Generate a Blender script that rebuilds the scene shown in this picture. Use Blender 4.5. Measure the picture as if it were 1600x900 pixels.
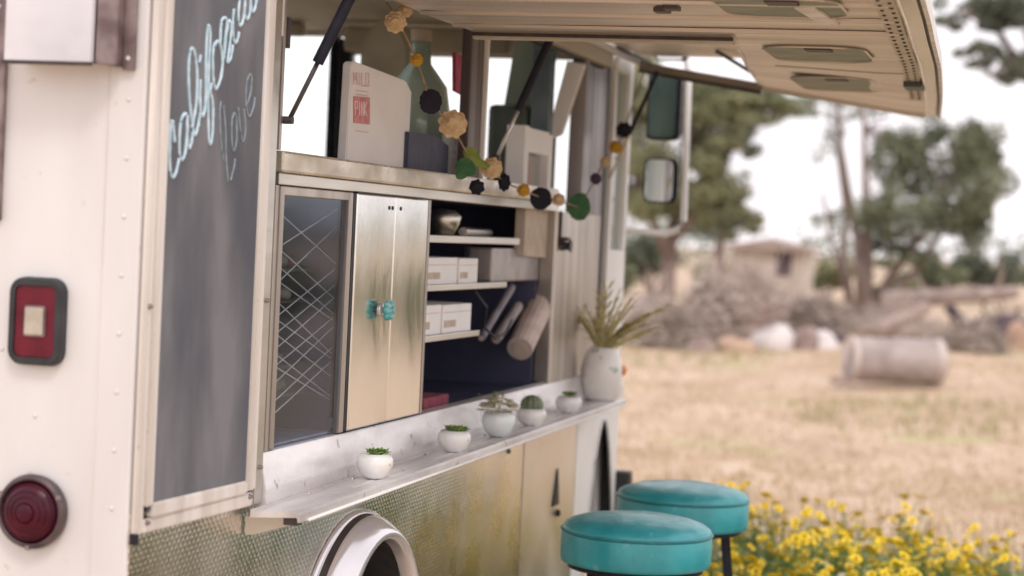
import bpy, bmesh, math, random
from mathutils import Vector, Matrix
random.seed(7)
D = bpy.data; S = bpy.context.scene; COL = S.collection
for o in list(D.objects): D.objects.remove(o)
PI = math.pi; rad = math.radians

# ---------------------------------------------------------------- camera
FPX = 3200.0
CAM = Vector((1.472, -3.127, 1.5))
psi, pit, rho = rad(14.9), rad(1.52), math.atan(.047)
r0 = Vector((math.cos(psi), math.sin(psi), 0)); d0 = Vector((-math.sin(psi), math.cos(psi), 0)); zz = Vector((0, 0, 1))
FW = d0*math.cos(pit) - zz*math.sin(pit); u0 = zz*math.cos(pit) + d0*math.sin(pit)
RT = r0*math.cos(rho) + u0*math.sin(rho); UP = u0*math.cos(rho) - r0*math.sin(rho)
cd = D.cameras.new('camera'); cam = D.objects.new('camera', cd); COL.objects.link(cam)
M = Matrix((RT, UP, -FW)).transposed().to_4x4(); M.translation = CAM; cam.matrix_world = M
cd.sensor_width = 36; cd.lens = FPX/1600*36; cd.clip_end = 2000; cd.clip_start = .05
cd.dof.use_dof = True; cd.dof.focus_distance = 4.35; cd.dof.aperture_fstop = 2.9
S.camera = cam
# ---------------------------------------------------------------- world and sun
w = D.worlds.new('World'); S.world = w; w.use_nodes = True; nt = w.node_tree; nt.nodes.clear()
SUN_EL, SUN_AZ = rad(52), rad(150)      # azimuth clockwise from +Y
sky = nt.nodes.new('ShaderNodeTexSky'); sky.sky_type = 'NISHITA'; sky.sun_disc = False
sky.sun_elevation = SUN_EL; sky.sun_rotation = SUN_AZ; sky.air_density = 1.2; sky.dust_density = 4
tc = nt.nodes.new('ShaderNodeTexCoord'); mp = nt.nodes.new('ShaderNodeMapping'); mp.inputs['Scale'].default_value = (1, 1, 2.6)
nz = nt.nodes.new('ShaderNodeTexNoise'); nz.inputs['Scale'].default_value = 2.4; nz.inputs['Detail'].default_value = 6
cr = nt.nodes.new('ShaderNodeValToRGB'); cr.color_ramp.elements[0].position = .3; cr.color_ramp.elements[1].position = .75
cr.color_ramp.elements[0].color = (12.0, 11.2, 11.6, 1); cr.color_ramp.elements[1].color = (17.0, 16.2, 16.6, 1)
mx = nt.nodes.new('ShaderNodeMix'); mx.data_type = 'RGBA'; mx.inputs[0].default_value = .86
bg = nt.nodes.new('ShaderNodeBackground'); bg.inputs['Strength'].default_value = .1; wo = nt.nodes.new('ShaderNodeOutputWorld')
L = nt.links.new
L(tc.outputs['Generated'], mp.inputs[0]); L(mp.outputs[0], nz.inputs['Vector']); L(nz.outputs['Fac'], cr.inputs[0])
L(sky.outputs[0], mx.inputs[6]); L(cr.outputs[0], mx.inputs[7]); L(mx.outputs[2], bg.inputs[0]); L(bg.outputs[0], wo.inputs[0])
sd = D.lights.new('sun', 'SUN'); sd.energy = .9; sd.angle = rad(14); sd.color = (1, .96, .91)
so = D.objects.new('sun', sd); COL.objects.link(so)
sv = Vector((math.sin(SUN_AZ)*math.cos(SUN_EL), math.cos(SUN_AZ)*math.cos(SUN_EL), math.sin(SUN_EL)))
so.rotation_euler = sv.to_track_quat('Z', 'Y').to_euler()
S.view_settings.view_transform = 'Standard'; S.view_settings.look = 'None'; S.view_settings.exposure = 0.14; S.view_settings.gamma = 1
S.render.engine = 'CYCLES'

# ---------------------------------------------------------------- measuring: point of a view ray on a real plane
def hit(ax, v, x, y):
    r = FW + RT*((x-800)/FPX) - UP*((y-450)/FPX)
    return CAM + r*((v-CAM[ax])/r[ax])

# ---------------------------------------------------------------- materials
def mat(name, col, rough=.6, metal=0, col2=None, nscale=8, stretch=(1, 1, 1), bump=0, bscale=60, bstretch=None, detail=5, lo=.35, hi=.65,
        col3=None, spots=None, spec=.5, trans=0, alpha=None, quilt=None, coat=0, rvar=0, sheen=0):
    m = D.materials.new(name); m.use_nodes = True; n = m.node_tree; b = n.nodes['Principled BSDF']; k = n.links.new
    b.inputs['Base Color'].default_value = (*col, 1); b.inputs['Roughness'].default_value = rough; b.inputs['Metallic'].default_value = metal
    b.inputs['Specular IOR Level'].default_value = spec; b.inputs['Transmission Weight'].default_value = trans; b.inputs['Coat Weight'].default_value = coat
    b.inputs['Sheen Weight'].default_value = sheen
    t = n.nodes.new('ShaderNodeTexCoord')
    def noise(scale, st, det=detail):
        p = n.nodes.new('ShaderNodeMapping'); p.inputs['Scale'].default_value = st; k(t.outputs['Object'], p.inputs[0])
        q = n.nodes.new('ShaderNodeTexNoise'); q.inputs['Scale'].default_value = scale; q.inputs['Detail'].default_value = det; k(p.outputs[0], q.inputs['Vector'])
        return q.outputs['Fac']
    if col2:
        r = n.nodes.new('ShaderNodeValToRGB'); e = r.color_ramp.elements
        e[0].position = lo; e[0].color = (*col, 1); e[1].position = hi; e[1].color = (*col2, 1)
        if col3: x = e.new((lo+hi)/2); x.color = (*col3, 1)
        k(noise(nscale, stretch), r.inputs[0]); out = r.outputs[0]
        if spots:
            c3, sc, th = spots; v = noise(sc, (1, 1, 1), 3); rr = n.nodes.new('ShaderNodeValToRGB'); rr.color_ramp.elements[0].position = th; rr.color_ramp.elements[1].position = th+.06
            k(v, rr.inputs[0]); mm = n.nodes.new('ShaderNodeMix'); mm.data_type = 'RGBA'; k(rr.outputs[0], mm.inputs[0]); k(out, mm.inputs[6]); mm.inputs[7].default_value = (*c3, 1); out = mm.outputs[2]
        k(out, b.inputs['Base Color'])
    if rvar:
        mr = n.nodes.new('ShaderNodeMapRange'); mr.inputs[3].default_value = max(.02, rough-rvar); mr.inputs[4].default_value = rough+rvar
        mr.inputs[1].default_value = .3; mr.inputs[2].default_value = .7
        k(noise(nscale*1.7, stretch), mr.inputs[0]); k(mr.outputs[0], b.inputs['Roughness'])
    hgt = None
    if bump:
        hgt = noise(bscale, bstretch or (1, 1, 1), 4)
        bp = n.nodes.new('ShaderNodeBump'); bp.inputs['Strength'].default_value = bump; bp.inputs['Distance'].default_value = .01
        k(hgt, bp.inputs['Height']); k(bp.outputs[0], b.inputs['Normal'])
    if quilt:
        pitch, st = quilt; outs = []
        for a in (PI/4, -PI/4):
            p = n.nodes.new('ShaderNodeMapping'); p.inputs['Rotation'].default_value = (a, 0, 0); k(t.outputs['Object'], p.inputs[0])
            wv = n.nodes.new('ShaderNodeTexWave'); wv.wave_type = 'BANDS'; wv.bands_direction = 'Y'; wv.inputs['Scale'].default_value = .314/pitch
            wv.inputs['Distortion'].default_value = .8; wv.inputs['Detail Scale'].default_value = 2
            k(p.outputs[0], wv.inputs['Vector']); outs.append(wv.outputs['Fac'])
        mu = n.nodes.new('ShaderNodeMath'); mu.operation = 'MULTIPLY'; k(outs[0], mu.inputs[0]); k(outs[1], mu.inputs[1])
        b2 = n.nodes.new('ShaderNodeBump'); b2.inputs['Strength'].default_value = st; b2.inputs['Distance'].default_value = .004
        k(mu.outputs[0], b2.inputs['Height'])
        if bump: k(bp.outputs[0], b2.inputs['Normal'])
        k(b2.outputs[0], b.inputs['Normal'])
    return m
def glassmat(name, col, mixf=.12, rough=.02):
    m = D.materials.new(name); m.use_nodes = True; n = m.node_tree; n.nodes.clear(); k = n.links.new
    o = n.nodes.new('ShaderNodeOutputMaterial'); t = n.nodes.new('ShaderNodeBsdfTransparent'); t.inputs[0].default_value = (*col, 1)
    g = n.nodes.new('ShaderNodeBsdfGlossy'); g.inputs['Roughness'].default_value = rough; g.inputs[0].default_value = (1, 1, 1, 1)
    f = n.nodes.new('ShaderNodeFresnel'); f.inputs[0].default_value = 1.45; a = n.nodes.new('ShaderNodeMath'); a.operation = 'MULTIPLY'; a.inputs[1].default_value = mixf*3; a.use_clamp = True
    x = n.nodes.new('ShaderNodeMixShader'); k(f.outputs[0], a.inputs[0]); k(a.outputs[0], x.inputs[0]); k(t.outputs[0], x.inputs[1]); k(g.outputs[0], x.inputs[2]); k(x.outputs[0], o.inputs[0])
    return m
CREAM = mat('cream_paint', (.61, .58, .565), .42, 0, (.74, .72, .71), 2.6, (1.6, 1.6, .35), .22, 5, coat=.12, detail=10, lo=.28, hi=.58, spots=((.60, .52, .45), 31, .70), rvar=.1)
CREAM2 = mat('cream_trim_paint', (.58, .52, .46), .42, 0, (.80, .75, .71), 14, (1, 1, .12), .08, 60, spots=((.36, .27, .21), 40, .70))
WHITE = mat('white_paint', (.80, .79, .78), .4, 0, (.86, .85, .85), 5)
SHELFM = mat('worn_shelf_paint', (.52, .48, .47), .34, .3, (.88, .86, .86), 10, (1, .22, 1), .2, 30, spots=((.40, .34, .31), 26, .66), detail=10)
STEEL = mat('stainless_steel', (.70, .70, .67), .13, 1, (.80, .80, .77), 4, (1, 1, .25), .26, 3.5, (1, 1.6, .6), rvar=.03)
BRUSH = mat('brushed_steel', (.52, .50, .46), .34, 1, (.70, .67, .61), 6, (1, .15, 1), .08, 30, (1, .1, 1), rvar=.08)
AWN = mat('aluminium_awning_skin', (.60, .52, .455), .42, .7, (.78, .70, .62), 7, (.12, 1.2, 1), .3, 11, (.12, 1.5, 1), rvar=.1)
QUILT = mat('quilted_steel', (.70, .65, .58), .30, 1, (.82, .77, .69), 4, (1, 1, 1), .30, 9, (1, 1, 1), quilt=(.0135, .20), rvar=.08)
BOXM = mat('vent_box_steel', (.55, .53, .52), .33, .9, (.78, .74, .74), 3.5, (1, 1, 1), .05, 8, rvar=.1)
DARKM = mat('dark_metal', (.045, .038, .04), .5, .2, (.09, .075, .07), 14, spec=.3)
BROWNM = mat('brown_weathered_post', (.055, .04, .045), .5, .2, (.20, .16, .14), 12, (1, 2, .05))
BROWNM2 = mat('weathered_rail_metal', (.26, .22, .19), .5, .4, (.42, .36, .32), 14, (.2, 1, 1))
BLACK = mat('black_rubber', (.018, .018, .022), .55, 0, (.035, .035, .04), 30, bump=.05)
BLACKP = mat('black_enamel', (.010, .010, .018), .45, 0, (.018, .018, .03), 30, spec=.25)
NAVY = mat('navy_interior', (.045, .048, .10), .42, 0, (.08, .085, .14), 5, (1, 1, .5))
BOARD = mat('chalkboard', (.105, .110, .130), .8, 0, (.21, .208, .225), 5, (1, 1.3, .5), .05, 50, col3=(.148, .150, .165), detail=12, spec=.25)
CHALK = mat('blue_chalk', (.42, .60, .70), .9, 0, (.62, .76, .84), 60)
CHALK2 = mat('faint_chalk', (.20, .25, .29), .9, 0, (.30, .36, .40), 60)
REDL = mat('red_lens', (.10, .005, .016), .3, 0, (.16, .009, .024), 20, coat=.08, spec=.3, bump=.10, bscale=160)
REDD = mat('dark_red_lens', (.030, .002, .012), .3, 0, (.08, .004, .016), 12, coat=.05, spec=.25, bump=.10, bscale=120)
CLEARL = mat('clear_lens', (.38, .33, .27), .3, 0, (.50, .45, .37), 25, bump=.1, bscale=150)
BEZEL = mat('worn_bezel', (.16, .11, .11), .35, .6, (.34, .27, .26), 18)
CHROME = mat('polished_fender', (.74, .72, .74), .22, .55, (.84, .82, .84), 4, bump=.03, bscale=20, rvar=.05, coat=.4)
TEAL = mat('teal_vinyl', (.014, .28, .32), .42, 0, (.035, .38, .42), 9, bump=.22, bscale=45, bstretch=(1, 1, .5), coat=.2, rvar=.12, spec=.7, detail=10, spots=((.10, .42, .44), 16, .66))
TEALD = mat('teal_piping', (.012, .16, .18), .4, 0, (.02, .22, .23), 30)
PORC = mat('white_ceramic', (.78, .76, .74), .25, 0, (.88, .87, .86), 14, coat=.3, bump=.06, bscale=40, spots=((.62, .57, .52), 34, .68))
PORCB = mat('pale_blue_ceramic', (.66, .74, .77), .2, 0, (.76, .81, .82), 8, coat=.4)
SPECK = mat('speckled_ceramic', (.84, .82, .79), .3, 0, (.84, .81, .78), 8, spots=((.40, .47, .40), 26, .63), coat=.3)
SUCC = mat('succulent_green', (.12, .24, .05), .5, 0, (.26, .38, .12), 25)
CACT = mat('cactus_green', (.10, .15, .09), .6, 0, (.20, .25, .15), 40)
PETALW = mat('cream_petal', (.78, .70, .54), .6, 0, (.90, .86, .74), 30)
FROND = mat('olive_frond', (.42, .37, .15), .6, 0, (.72, .64, .36), 20)
TANF = mat('tan_felt', (.56, .38, .20), .95, 0, (.72, .56, .36), 60, bump=.3, bscale=120)
MUST = mat('mustard_felt', (.50, .26, .02), .95, 0, (.62, .36, .04), 60, bump=.3, bscale=120)
BLKF = mat('black_felt', (.010, .009, .018), .95, 0, (.02, .018, .032), 60)
GRNF = mat('green_felt', (.03, .11, .05), .9, 0, (.07, .17, .07), 40)
LEAFY = mat('lime_leaf', (.14, .22, .03), .7, 0, (.30, .36, .08), 30)
PURF = mat('plum_felt', (.06, .03, .07), .95, 0, (.10, .06, .10), 60)
TWINE = mat('twine', (.25, .17, .10), .9, 0, (.36, .27, .18), 80)
PAPER = mat('white_paper', (.90, .89, .91), .7, 0, (.94, .93, .94), 10)
KRAFT = mat('kraft_paper', (.52, .42, .34), .8, 0, (.62, .52, .43), 20)
REDP = mat('faded_red_print', (.62, .22, .24), .8, 0, (.72, .36, .36), 60)
PINKP = mat('pink_print', (.72, .50, .50), .8, 0, (.78, .60, .58), 60)
TURQ = mat('turquoise_ceramic', (.03, .36, .38), .15, 0, (.30, .62, .60), 50, coat=.6)
BEIGE = mat('beige_seat_vinyl', (.58, .55, .43), .5, 0, (.70, .67, .55), 10)
CEIL = mat('interior_cream', (.48, .42, .34), .55, 0, (.62, .55, .45), 5, (1, .3, 1))
JAMB = mat('jamb_metal', (.33, .29, .26), .35, .75, (.56, .51, .46), 12, (1, 1, .06), .06, 30)
ORNG = mat('orange_lens', (.75, .22, .02), .3)
PANE = glassmat('window_glass', (.95, .98, .97), .2)
DIRTG = glassmat('case_glass', (.82, .86, .92), .05, .06)
GREENG = mat('green_glass', (.36, .50, .42), .12, 0, (.52, .62, .55), 10, coat=.5)
MIRG = mat('mirror_back', (.05, .085, .085), .16, .3, (.10, .16, .14), 8, (1, 1, .3), coat=.5)
MIRR = mat('mirror_glass', (.85, .9, .9), .03, 1)
CLEARC = glassmat('clear_tumbler', (.93, .94, .95), .3)
REDC = mat('raspberry_card', (.45, .03, .10), .6, 0, (.55, .06, .14), 30)

# ---------------------------------------------------------------- helpers
WL = {}
def wloc(o):
    return WL[o.name] if o is not None and o.name in WL else Vector((0, 0, 0))
def empty(name, loc, label=None, cat=None, group=None):
    o = D.objects.new(name, None); COL.objects.link(o); o.location = loc; o.empty_display_size = .1; WL[o.name] = Vector(loc)
    if label: o['label'] = label
    if cat: o['category'] = cat
    if group: o['group'] = group
    return o
def link(name, me, parent, centre, mats):
    for m in (mats if isinstance(mats, (list, tuple)) else [mats]): me.materials.append(m)
    o = D.objects.new(name, me); COL.objects.link(o); WL[o.name] = centre
    o.location = centre - wloc(parent)
    if parent: o.parent = parent
    return o
def obj(name, bm, m, parent=None, smooth=False, base=False, label=None, cat=None, kind=None, group=None):
    if len(bm.verts):
        lo = Vector([min(v.co[i] for v in bm.verts) for i in range(3)]); hi = Vector([max(v.co[i] for v in bm.verts) for i in range(3)])
        c = (lo+hi)/2
        if base: c.z = lo.z
    else: c = Vector((0, 0, 0))
    bmesh.ops.translate(bm, verts=bm.verts, vec=-c)
    me = D.meshes.new(name); bm.to_mesh(me); bm.free()
    if smooth:
        for p in me.polygons: p.use_smooth = True
    o = link(name, me, parent, c, m)
    if label: o['label'] = label
    if cat: o['category'] = cat
    if kind: o['kind'] = kind
    if group: o['group'] = group
    return o
def B(): return bmesh.new()
def box(bm, x0, x1, y0, y1, z0, z1, bev=0):
    g = bmesh.ops.create_cube(bm, size=1)['verts']
    for v in g: v.co = Vector(((x0+x1)/2+v.co.x*(x1-x0), (y0+y1)/2+v.co.y*(y1-y0), (z0+z1)/2+v.co.z*(z1-z0)))
    if bev:
        es = list({e for v in g for e in v.link_edges})
        bmesh.ops.bevel(bm, geom=es, offset=bev, segments=2, profile=.6, affect='EDGES')
    return g
def prism(bm, pts, vec, bev=0):          # closed outline pts, thickness along vec
    a = [bm.verts.new(Vector(p)) for p in pts]; b = [bm.verts.new(Vector(p)+Vector(vec)) for p in pts]; n = len(a)
    fs = [bm.faces.new(a), bm.faces.new(b[::-1])]
    for i in range(n): fs.append(bm.faces.new((a[i], b[i], b[(i+1) % n], a[(i+1) % n])))
    bmesh.ops.recalc_face_normals(bm, faces=fs)
    if bev: bmesh.ops.bevel(bm, geom=list({e for f in fs for e in f.edges}), offset=bev, segments=2, affect='EDGES')
def frame_of(t):
    t = t.normalized(); a = Vector((0, 0, 1)) if abs(t.z) < .9 else Vector((1, 0, 0)); u = t.cross(a).normalized(); return u, t.cross(u)
def tube(bm, pts, r, n=8, cap=True):
    pts = [Vector(p) for p in pts]; rs = r if isinstance(r, (list, tuple)) else [r]*len(pts); rings = []
    for i, p in enumerate(pts):
        t = (pts[min(i+1, len(pts)-1)] - pts[max(i-1, 0)]); u, v = frame_of(t)
        rings.append([bm.verts.new(p+(u*math.cos(2*PI*k/n)+v*math.sin(2*PI*k/n))*rs[i]) for k in range(n)])
    for a, b in zip(rings, rings[1:]):
        for k in range(n): bm.faces.new((a[k], a[(k+1) % n], b[(k+1) % n], b[k]))
    if cap:
        bm.faces.new(rings[0][::-1]); bm.faces.new(rings[-1])
def bar(bm, a, b, wd, hg, up=(0, 0, 1)):   # rectangular bar from a to b
    a, b = Vector(a), Vector(b); t = (b-a).normalized(); s = t.cross(Vector(up)).normalized(); u = s.cross(t)
    A = [a+s*x*wd/2+u*y*hg/2 for x, y in ((-1, -1), (1, -1), (1, 1), (-1, 1))]; prism(bm, A, b-a)
def lathe(bm, c, prof, n=32, axis='Z', sq=1.0, close=False):
    c = Vector(c); rings = []
    for r, h in prof:
        ring = []
        for k in range(n):
            a = 2*PI*k/n; p = (r*math.cos(a), r*math.sin(a)*sq, h)
            if axis == 'X': p = (h, p[0], p[1])
            if axis == 'Y': p = (p[0], h, p[1])
            ring.append(bm.verts.new(c+Vector(p)))
        rings.append(ring)
    for a, b in zip(rings, rings[1:]):
        for k in range(n): bm.faces.new((a[k], a[(k+1) % n], b[(k+1) % n], b[k]))
    for rg in (rings[0], rings[-1]):
        try: bm.faces.new(rg)
        except Exception: pass
    bmesh.ops.recalc_face_normals(bm, faces=bm.faces)
def rrect(cx, cz, w_, h_, r, n=6):         # rounded rectangle outline in two dims
    o = []
    for sx, sz, a0 in ((1, 1, 0), (-1, 1, PI/2), (-1, -1, PI), (1, -1, 3*PI/2)):
        for k in range(n+1):
            a = a0+PI/2*k/n; o.append((cx+sx*(w_/2-r)+r*math.cos(a), cz+sz*(h_/2-r)+r*math.sin(a)))
    return o
def raw(name, vs, fs, m, parent=None, kind=None, label=None, cat=None, origin=None, group=None, smooth=False, mi=None):
    c = Vector(origin) if origin is not None else Vector((0, 0, 0))
    me = D.meshes.new(name); me.from_pydata([(v[0]-c.x, v[1]-c.y, v[2]-c.z) for v in vs], [], fs)
    if mi: me.polygons.foreach_set('material_index', mi)
    if smooth:
        for p in me.polygons: p.use_smooth = True
    me.update(); o = link(name, me, parent, c, m)
    for k, v in (('kind', kind), ('label', label), ('category', cat), ('group', group)):
        if v: o[k] = v
    return o
def copy_tree(o, parent=None):
    c = o.copy(); COL.objects.link(c); c.parent = parent
    for ch in o.children: copy_tree(ch, c)
    return c

# ================================================================ ground
GROUND = mat('dry_field', (.45, .325, .225), .95, 0, (.57, .435, .32), 1.1, (1, .6, 1), .5, 9, col3=(.51, .38, .27), spots=((.47, .41, .24), .55, .60), detail=8)
vs, fs = [], []
N = 60
def gh(x, y):
    if y < 6: return 0
    return .05*math.sin(x*.6+y*.31)*min(1, (y-6)/6) + .04*math.sin(y*.9+x*.2)*min(1, (y-6)/6)
xs = [-400, -150, -80, -50]+[-40+i*1.0 for i in range(81)]+[50, 80, 150, 400]; ys = [-400, -100, -30]+[-10+i*1.0 for i in range(81)]+[90, 130, 200, 500]
for y in ys:
    for x in xs: vs.append((x, y, gh(x, y) if abs(x) < 45 and y < 72 else 0))
nx = len(xs)
for j in range(len(ys)-1):
    for i in range(nx-1): a = j*nx+i; fs.append((a, a+1, a+nx+1, a+nx))
raw('ground', vs, fs, GROUND, kind='structure', smooth=True)
# dry grass tufts in the near field (one mass nobody could count)
STRAW = mat('dry_grass', (.46, .34, .22), .9, 0, (.58, .455, .31), 1.3); GRASSG = mat('green_grass', (.26, .26, .11), .85, 0, (.42, .38, .19), 1.7)
def tufts(n, gen, hs, ws, m, name, label):
    vs, fs = [], []
    for _ in range(n):
        x, y = gen(); z = gh(x, y); h = random.uniform(*hs)
        for _b in range(3):
            a = random.uniform(0, 2*PI); lx, ly = random.gauss(0, .3)*h, random.gauss(0, .3)*h; wd = random.uniform(*ws)
            dx, dy = math.cos(a)*wd, math.sin(a)*wd; bx, by = x+random.gauss(0, .03), y+random.gauss(0, .03); i = len(vs)
            vs += [(bx-dx, by-dy, z-.01), (bx+dx, by+dy, z-.01), (bx+dx*.6+lx*.5, by+dy*.6+ly*.5, z+h*.6), (bx+lx, by+ly, z+h)]
            fs.append((i, i+1, i+2)); fs.append((i, i+2, i+3))
    return raw(name, vs, fs, m, kind='stuff', label=label, cat='grass')
def fieldpt():
    y = 4+random.random()**1.6*34; c = 1.472+(y+3.127)*math.tan(random.uniform(rad(-26), rad(4))); return c, y
def nearpt():
    while 1:
        x, y = random.uniform(.1, 7), random.uniform(-3, 12)
        if not (x < .9 and y < 3.2): return x, y
tufts(26000, fieldpt, (.02, .06), (.003, .009), STRAW, 'dry_grass', 'short straw-coloured grass covering the open field')
def greenpt():
    while 1:
        if random.random() < .5: x, y = random.uniform(.3, 4.2), random.uniform(3.0, 6.4)
        else:
            x, y = fieldpt()
            if math.sin(x*.9+1.3)*math.sin(y*.45+.4) < .45: continue
        return x, y
tufts(11000, greenpt, (.05, .14), (.004, .009), GRASSG, 'green_grass', 'low green grass patches around the yellow flowers and in the field')

def lawnpt():
    y = random.uniform(1.0, 6.0); return 1.472+(y+3.127)*math.tan(rad(1.2))+.45+random.random()*4.5, y
tufts(9000, lawnpt, (.10, .34), (.006, .014), mat('lush_grass', (.045, .10, .03), .8, 0, (.13, .20, .07), 1.2), 'lush_grass', 'taller green grass beside the flower bed')
# ================================================================ food truck
T = empty('food_truck', (-1, 2, 0), 'cream food truck with stainless steel serving side and raised awning', 'food truck')
def part(name, bm, m, parent=None, **k): return obj(name, bm, m, parent or T, **k)
# rear wall
bm = B(); box(bm, -2.1, -.002, 0, .03, .32, 2.62, .006); rear = part('rear_wall', bm, CREAM)
bm = B(); box(bm, -.070, -.0685, -.0015, 0, .33, 2.5)
seam = part('panel_seam', bm, CREAM2, rear)
# rivets on the rear wall
def rivet_mesh(r=.0042, axis='Y'):
    bm = B(); lathe(bm, (0, 0, 0), [(r, 0), (r*.8, r*.35), (r*.3, r*.55)], 10, axis)
    me = D.meshes.new('rivet'); bm.to_mesh(me); bm.free(); me.materials.append(CREAM)
    for p in me.polygons: p.use_smooth = True
    return me
rv = rivet_mesh(); rvx = rivet_mesh(.004, 'X'); rvx.materials.clear(); rvx.materials.append(BRUSH)
rvy = rv.copy(); rvy.transform(Matrix.Scale(-1, 4, (0, 1, 0)))
def rivet(parent, loc, me=None, nm='rivet'):
    o = D.objects.new(nm, me or rvy); COL.objects.link(o); o.parent = parent; o.location = Vector(loc)-wloc(parent); return o
for i in range(9): rivet(rear, (-.033, 0, 1.79-.0975*i))
rivet(rear, hit(1, 0, 55, 650)); rivet(rear, hit(1, 0, 3, 545))
# far left door gap with hinge on the rear wall
bm = B(); a = hit(1, 0, 8, 345); box(bm, a.x-.10, a.x-.005, -.014, -.0005, a.z, 2.4, .003)
box(bm, a.x-.055, a.x-.04, -.02, -.0005, a.z+.01, 2.4, .002); part('door_edge_strip', bm, BEZEL)
for zc in (a.z+.03, a.z+.07, a.z+.16, a.z+.36):
    rivet(rear, (a.x-.02, -.014, zc))
# steel vent box
a = hit(1, -.06, 12, 95); b = hit(1, -.06, 190, 96)
bm = B(); xl, xr, zb = a.x, b.x, a.z-.002
prism(bm, [(xl, -.003, zb+.006), (xl, -.075, zb), (xl, -.075, zb+.40), (xl, -.003, zb+.40)], (xr-xl-.045, 0, 0), .003)
vb = part('vent_box', bm, BOXM)
bm = B(); prism(bm, [(xr-.042, -.073, zb+.001), (xr-.022, -.035, zb+.001), (xr-.022, -.003, zb+.001), (xr-.042, -.003, zb+.001)], (0, 0, .40), .002)
box(bm, xr-.022, xr-.001, -.012, -.003, zb-.004, zb+.40, .002); part('mounting_flange', bm, BEZEL, vb)
bm = B(); box(bm, xl-.002, xr-.045, -.078, -.074, zb-.004, zb+.002); part('bottom_lip', bm, DARKM, vb)
rivet(vb, (xr-.012, -.012, zb+.015)); rivet(vb, (xr-.012, -.012, zb+.16))
# rectangular tail light
c = hit(1, 0, 62.5, 502); tl = part('tail_light', B(), BLACK) if 0 else None
bm = B(); ow, oh = .101, .149
o1 = rrect(c.x, c.z, ow, oh, .026); o2 = rrect(c.x, c.z, ow-.026, oh-.028, .012)
for k in range(len(o1)):
    k2 = (k+1) % len(o1)
    q = [(o1[k][0], -.001, o1[k][1]), (o1[k2][0], -.001, o1[k2][1])]; m_ = .5
    P0 = [Vector((p[0], y, p[1])) for p, y in ((o1[k], -.001), (o1[k2], -.001))]
    P1 = [Vector((c.x+(p[0]-c.x)*.985, -.016, c.z+(p[1]-c.z)*.985)) for p in (o1[k], o1[k2])]
    P2 = [Vector((c.x+(p[0]-c.x)*.93, -.021, c.z+(p[1]-c.z)*.95)) for p in (o1[k], o1[k2])]
    P3 = [Vector((p[0], -.021, p[1])) for p in (o2[k], o2[k2])]
    P4 = [Vector((p[0], -.008, p[1])) for p in (o2[k], o2[k2])]
    for A, Bq in ((P0, P1), (P1, P2), (P2, P3), (P3, P4)): bm.faces.new([bm.verts.new(v) for v in (A[0], A[1], Bq[1], Bq[0])])
bmesh.ops.remove_doubles(bm, verts=bm.verts, dist=1e-5); bmesh.ops.recalc_face_normals(bm, faces=bm.faces)
tl = part('tail_light', bm, BLACK, smooth=False, label='rectangular tail light with black rubber surround')
bm = B(); prism(bm, [(x, -.007, z) for x, z in rrect(c.x, c.z, ow-.026, oh-.028, .012)], (0, -.011, 0), .0015); part('lens', bm, REDL, tl)
bm = B(); prism(bm, [(x, -.0185, z) for x, z in rrect(c.x+.001, c.z+.001, .040, .052, .004)], (0, -.003, 0), .001); part('reflector_rim', bm, BEZEL, tl)
bm = B(); prism(bm, [(x, -.0218, z) for x, z in rrect(c.x+.001, c.z+.001, .034, .046, .003)], (0, -.003, 0), .001); part('reflector', bm, CLEARL, tl)
# round tail light
c = hit(1, 0, 55, 798)
bm = B(); lathe(bm, (c.x, 0, c.z), [(.0615, -.001), (.0635, -.012), (.0600, -.022), (.0545, -.024), (.0525, -.018), (.052, -.004)], 48, 'Y')
rl = part('tail_light', bm, mat('dark_bezel', (.05, .035, .04), .4, .35, (.14, .10, .10), 18), smooth=True, label='round dark red tail light in a worn bezel')
bm = B(); lathe(bm, (c.x, 0, c.z), [(.052, -.006), (.052, -.017), (.046, -.026), (.034, -.033), (.018, -.037), (.004, -.038)], 48, 'Y'); part('lens', bm, REDD, rl, smooth=True)
bm = B(); lathe(bm, (c.x, 0, c.z), [(.018, -.0375), (.012, -.040), (.003, -.041)], 24, 'Y'); part('lens_boss', bm, REDD, rl, smooth=True)
for a in (rad(28), rad(152), rad(-90)):
    bm = B(); px, pz = c.x+.060*math.cos(a), c.z+.060*math.sin(a); box(bm, px-.004, px+.004, -.025, -.018, pz-.004, pz+.004, .0015); part('bezel_notch', bm, BEZEL, rl)
for rr_, yy_ in ((.046, -.0262), (.036, -.0322), (.027, -.0352)):
    bm = B(); tube(bm, [(c.x+rr_*math.cos(2*PI*k/40), yy_, c.z+rr_*math.sin(2*PI*k/40)) for k in range(41)], .0013, 5, False); part('lens_ridge', bm, REDD, rl, smooth=True)
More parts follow.
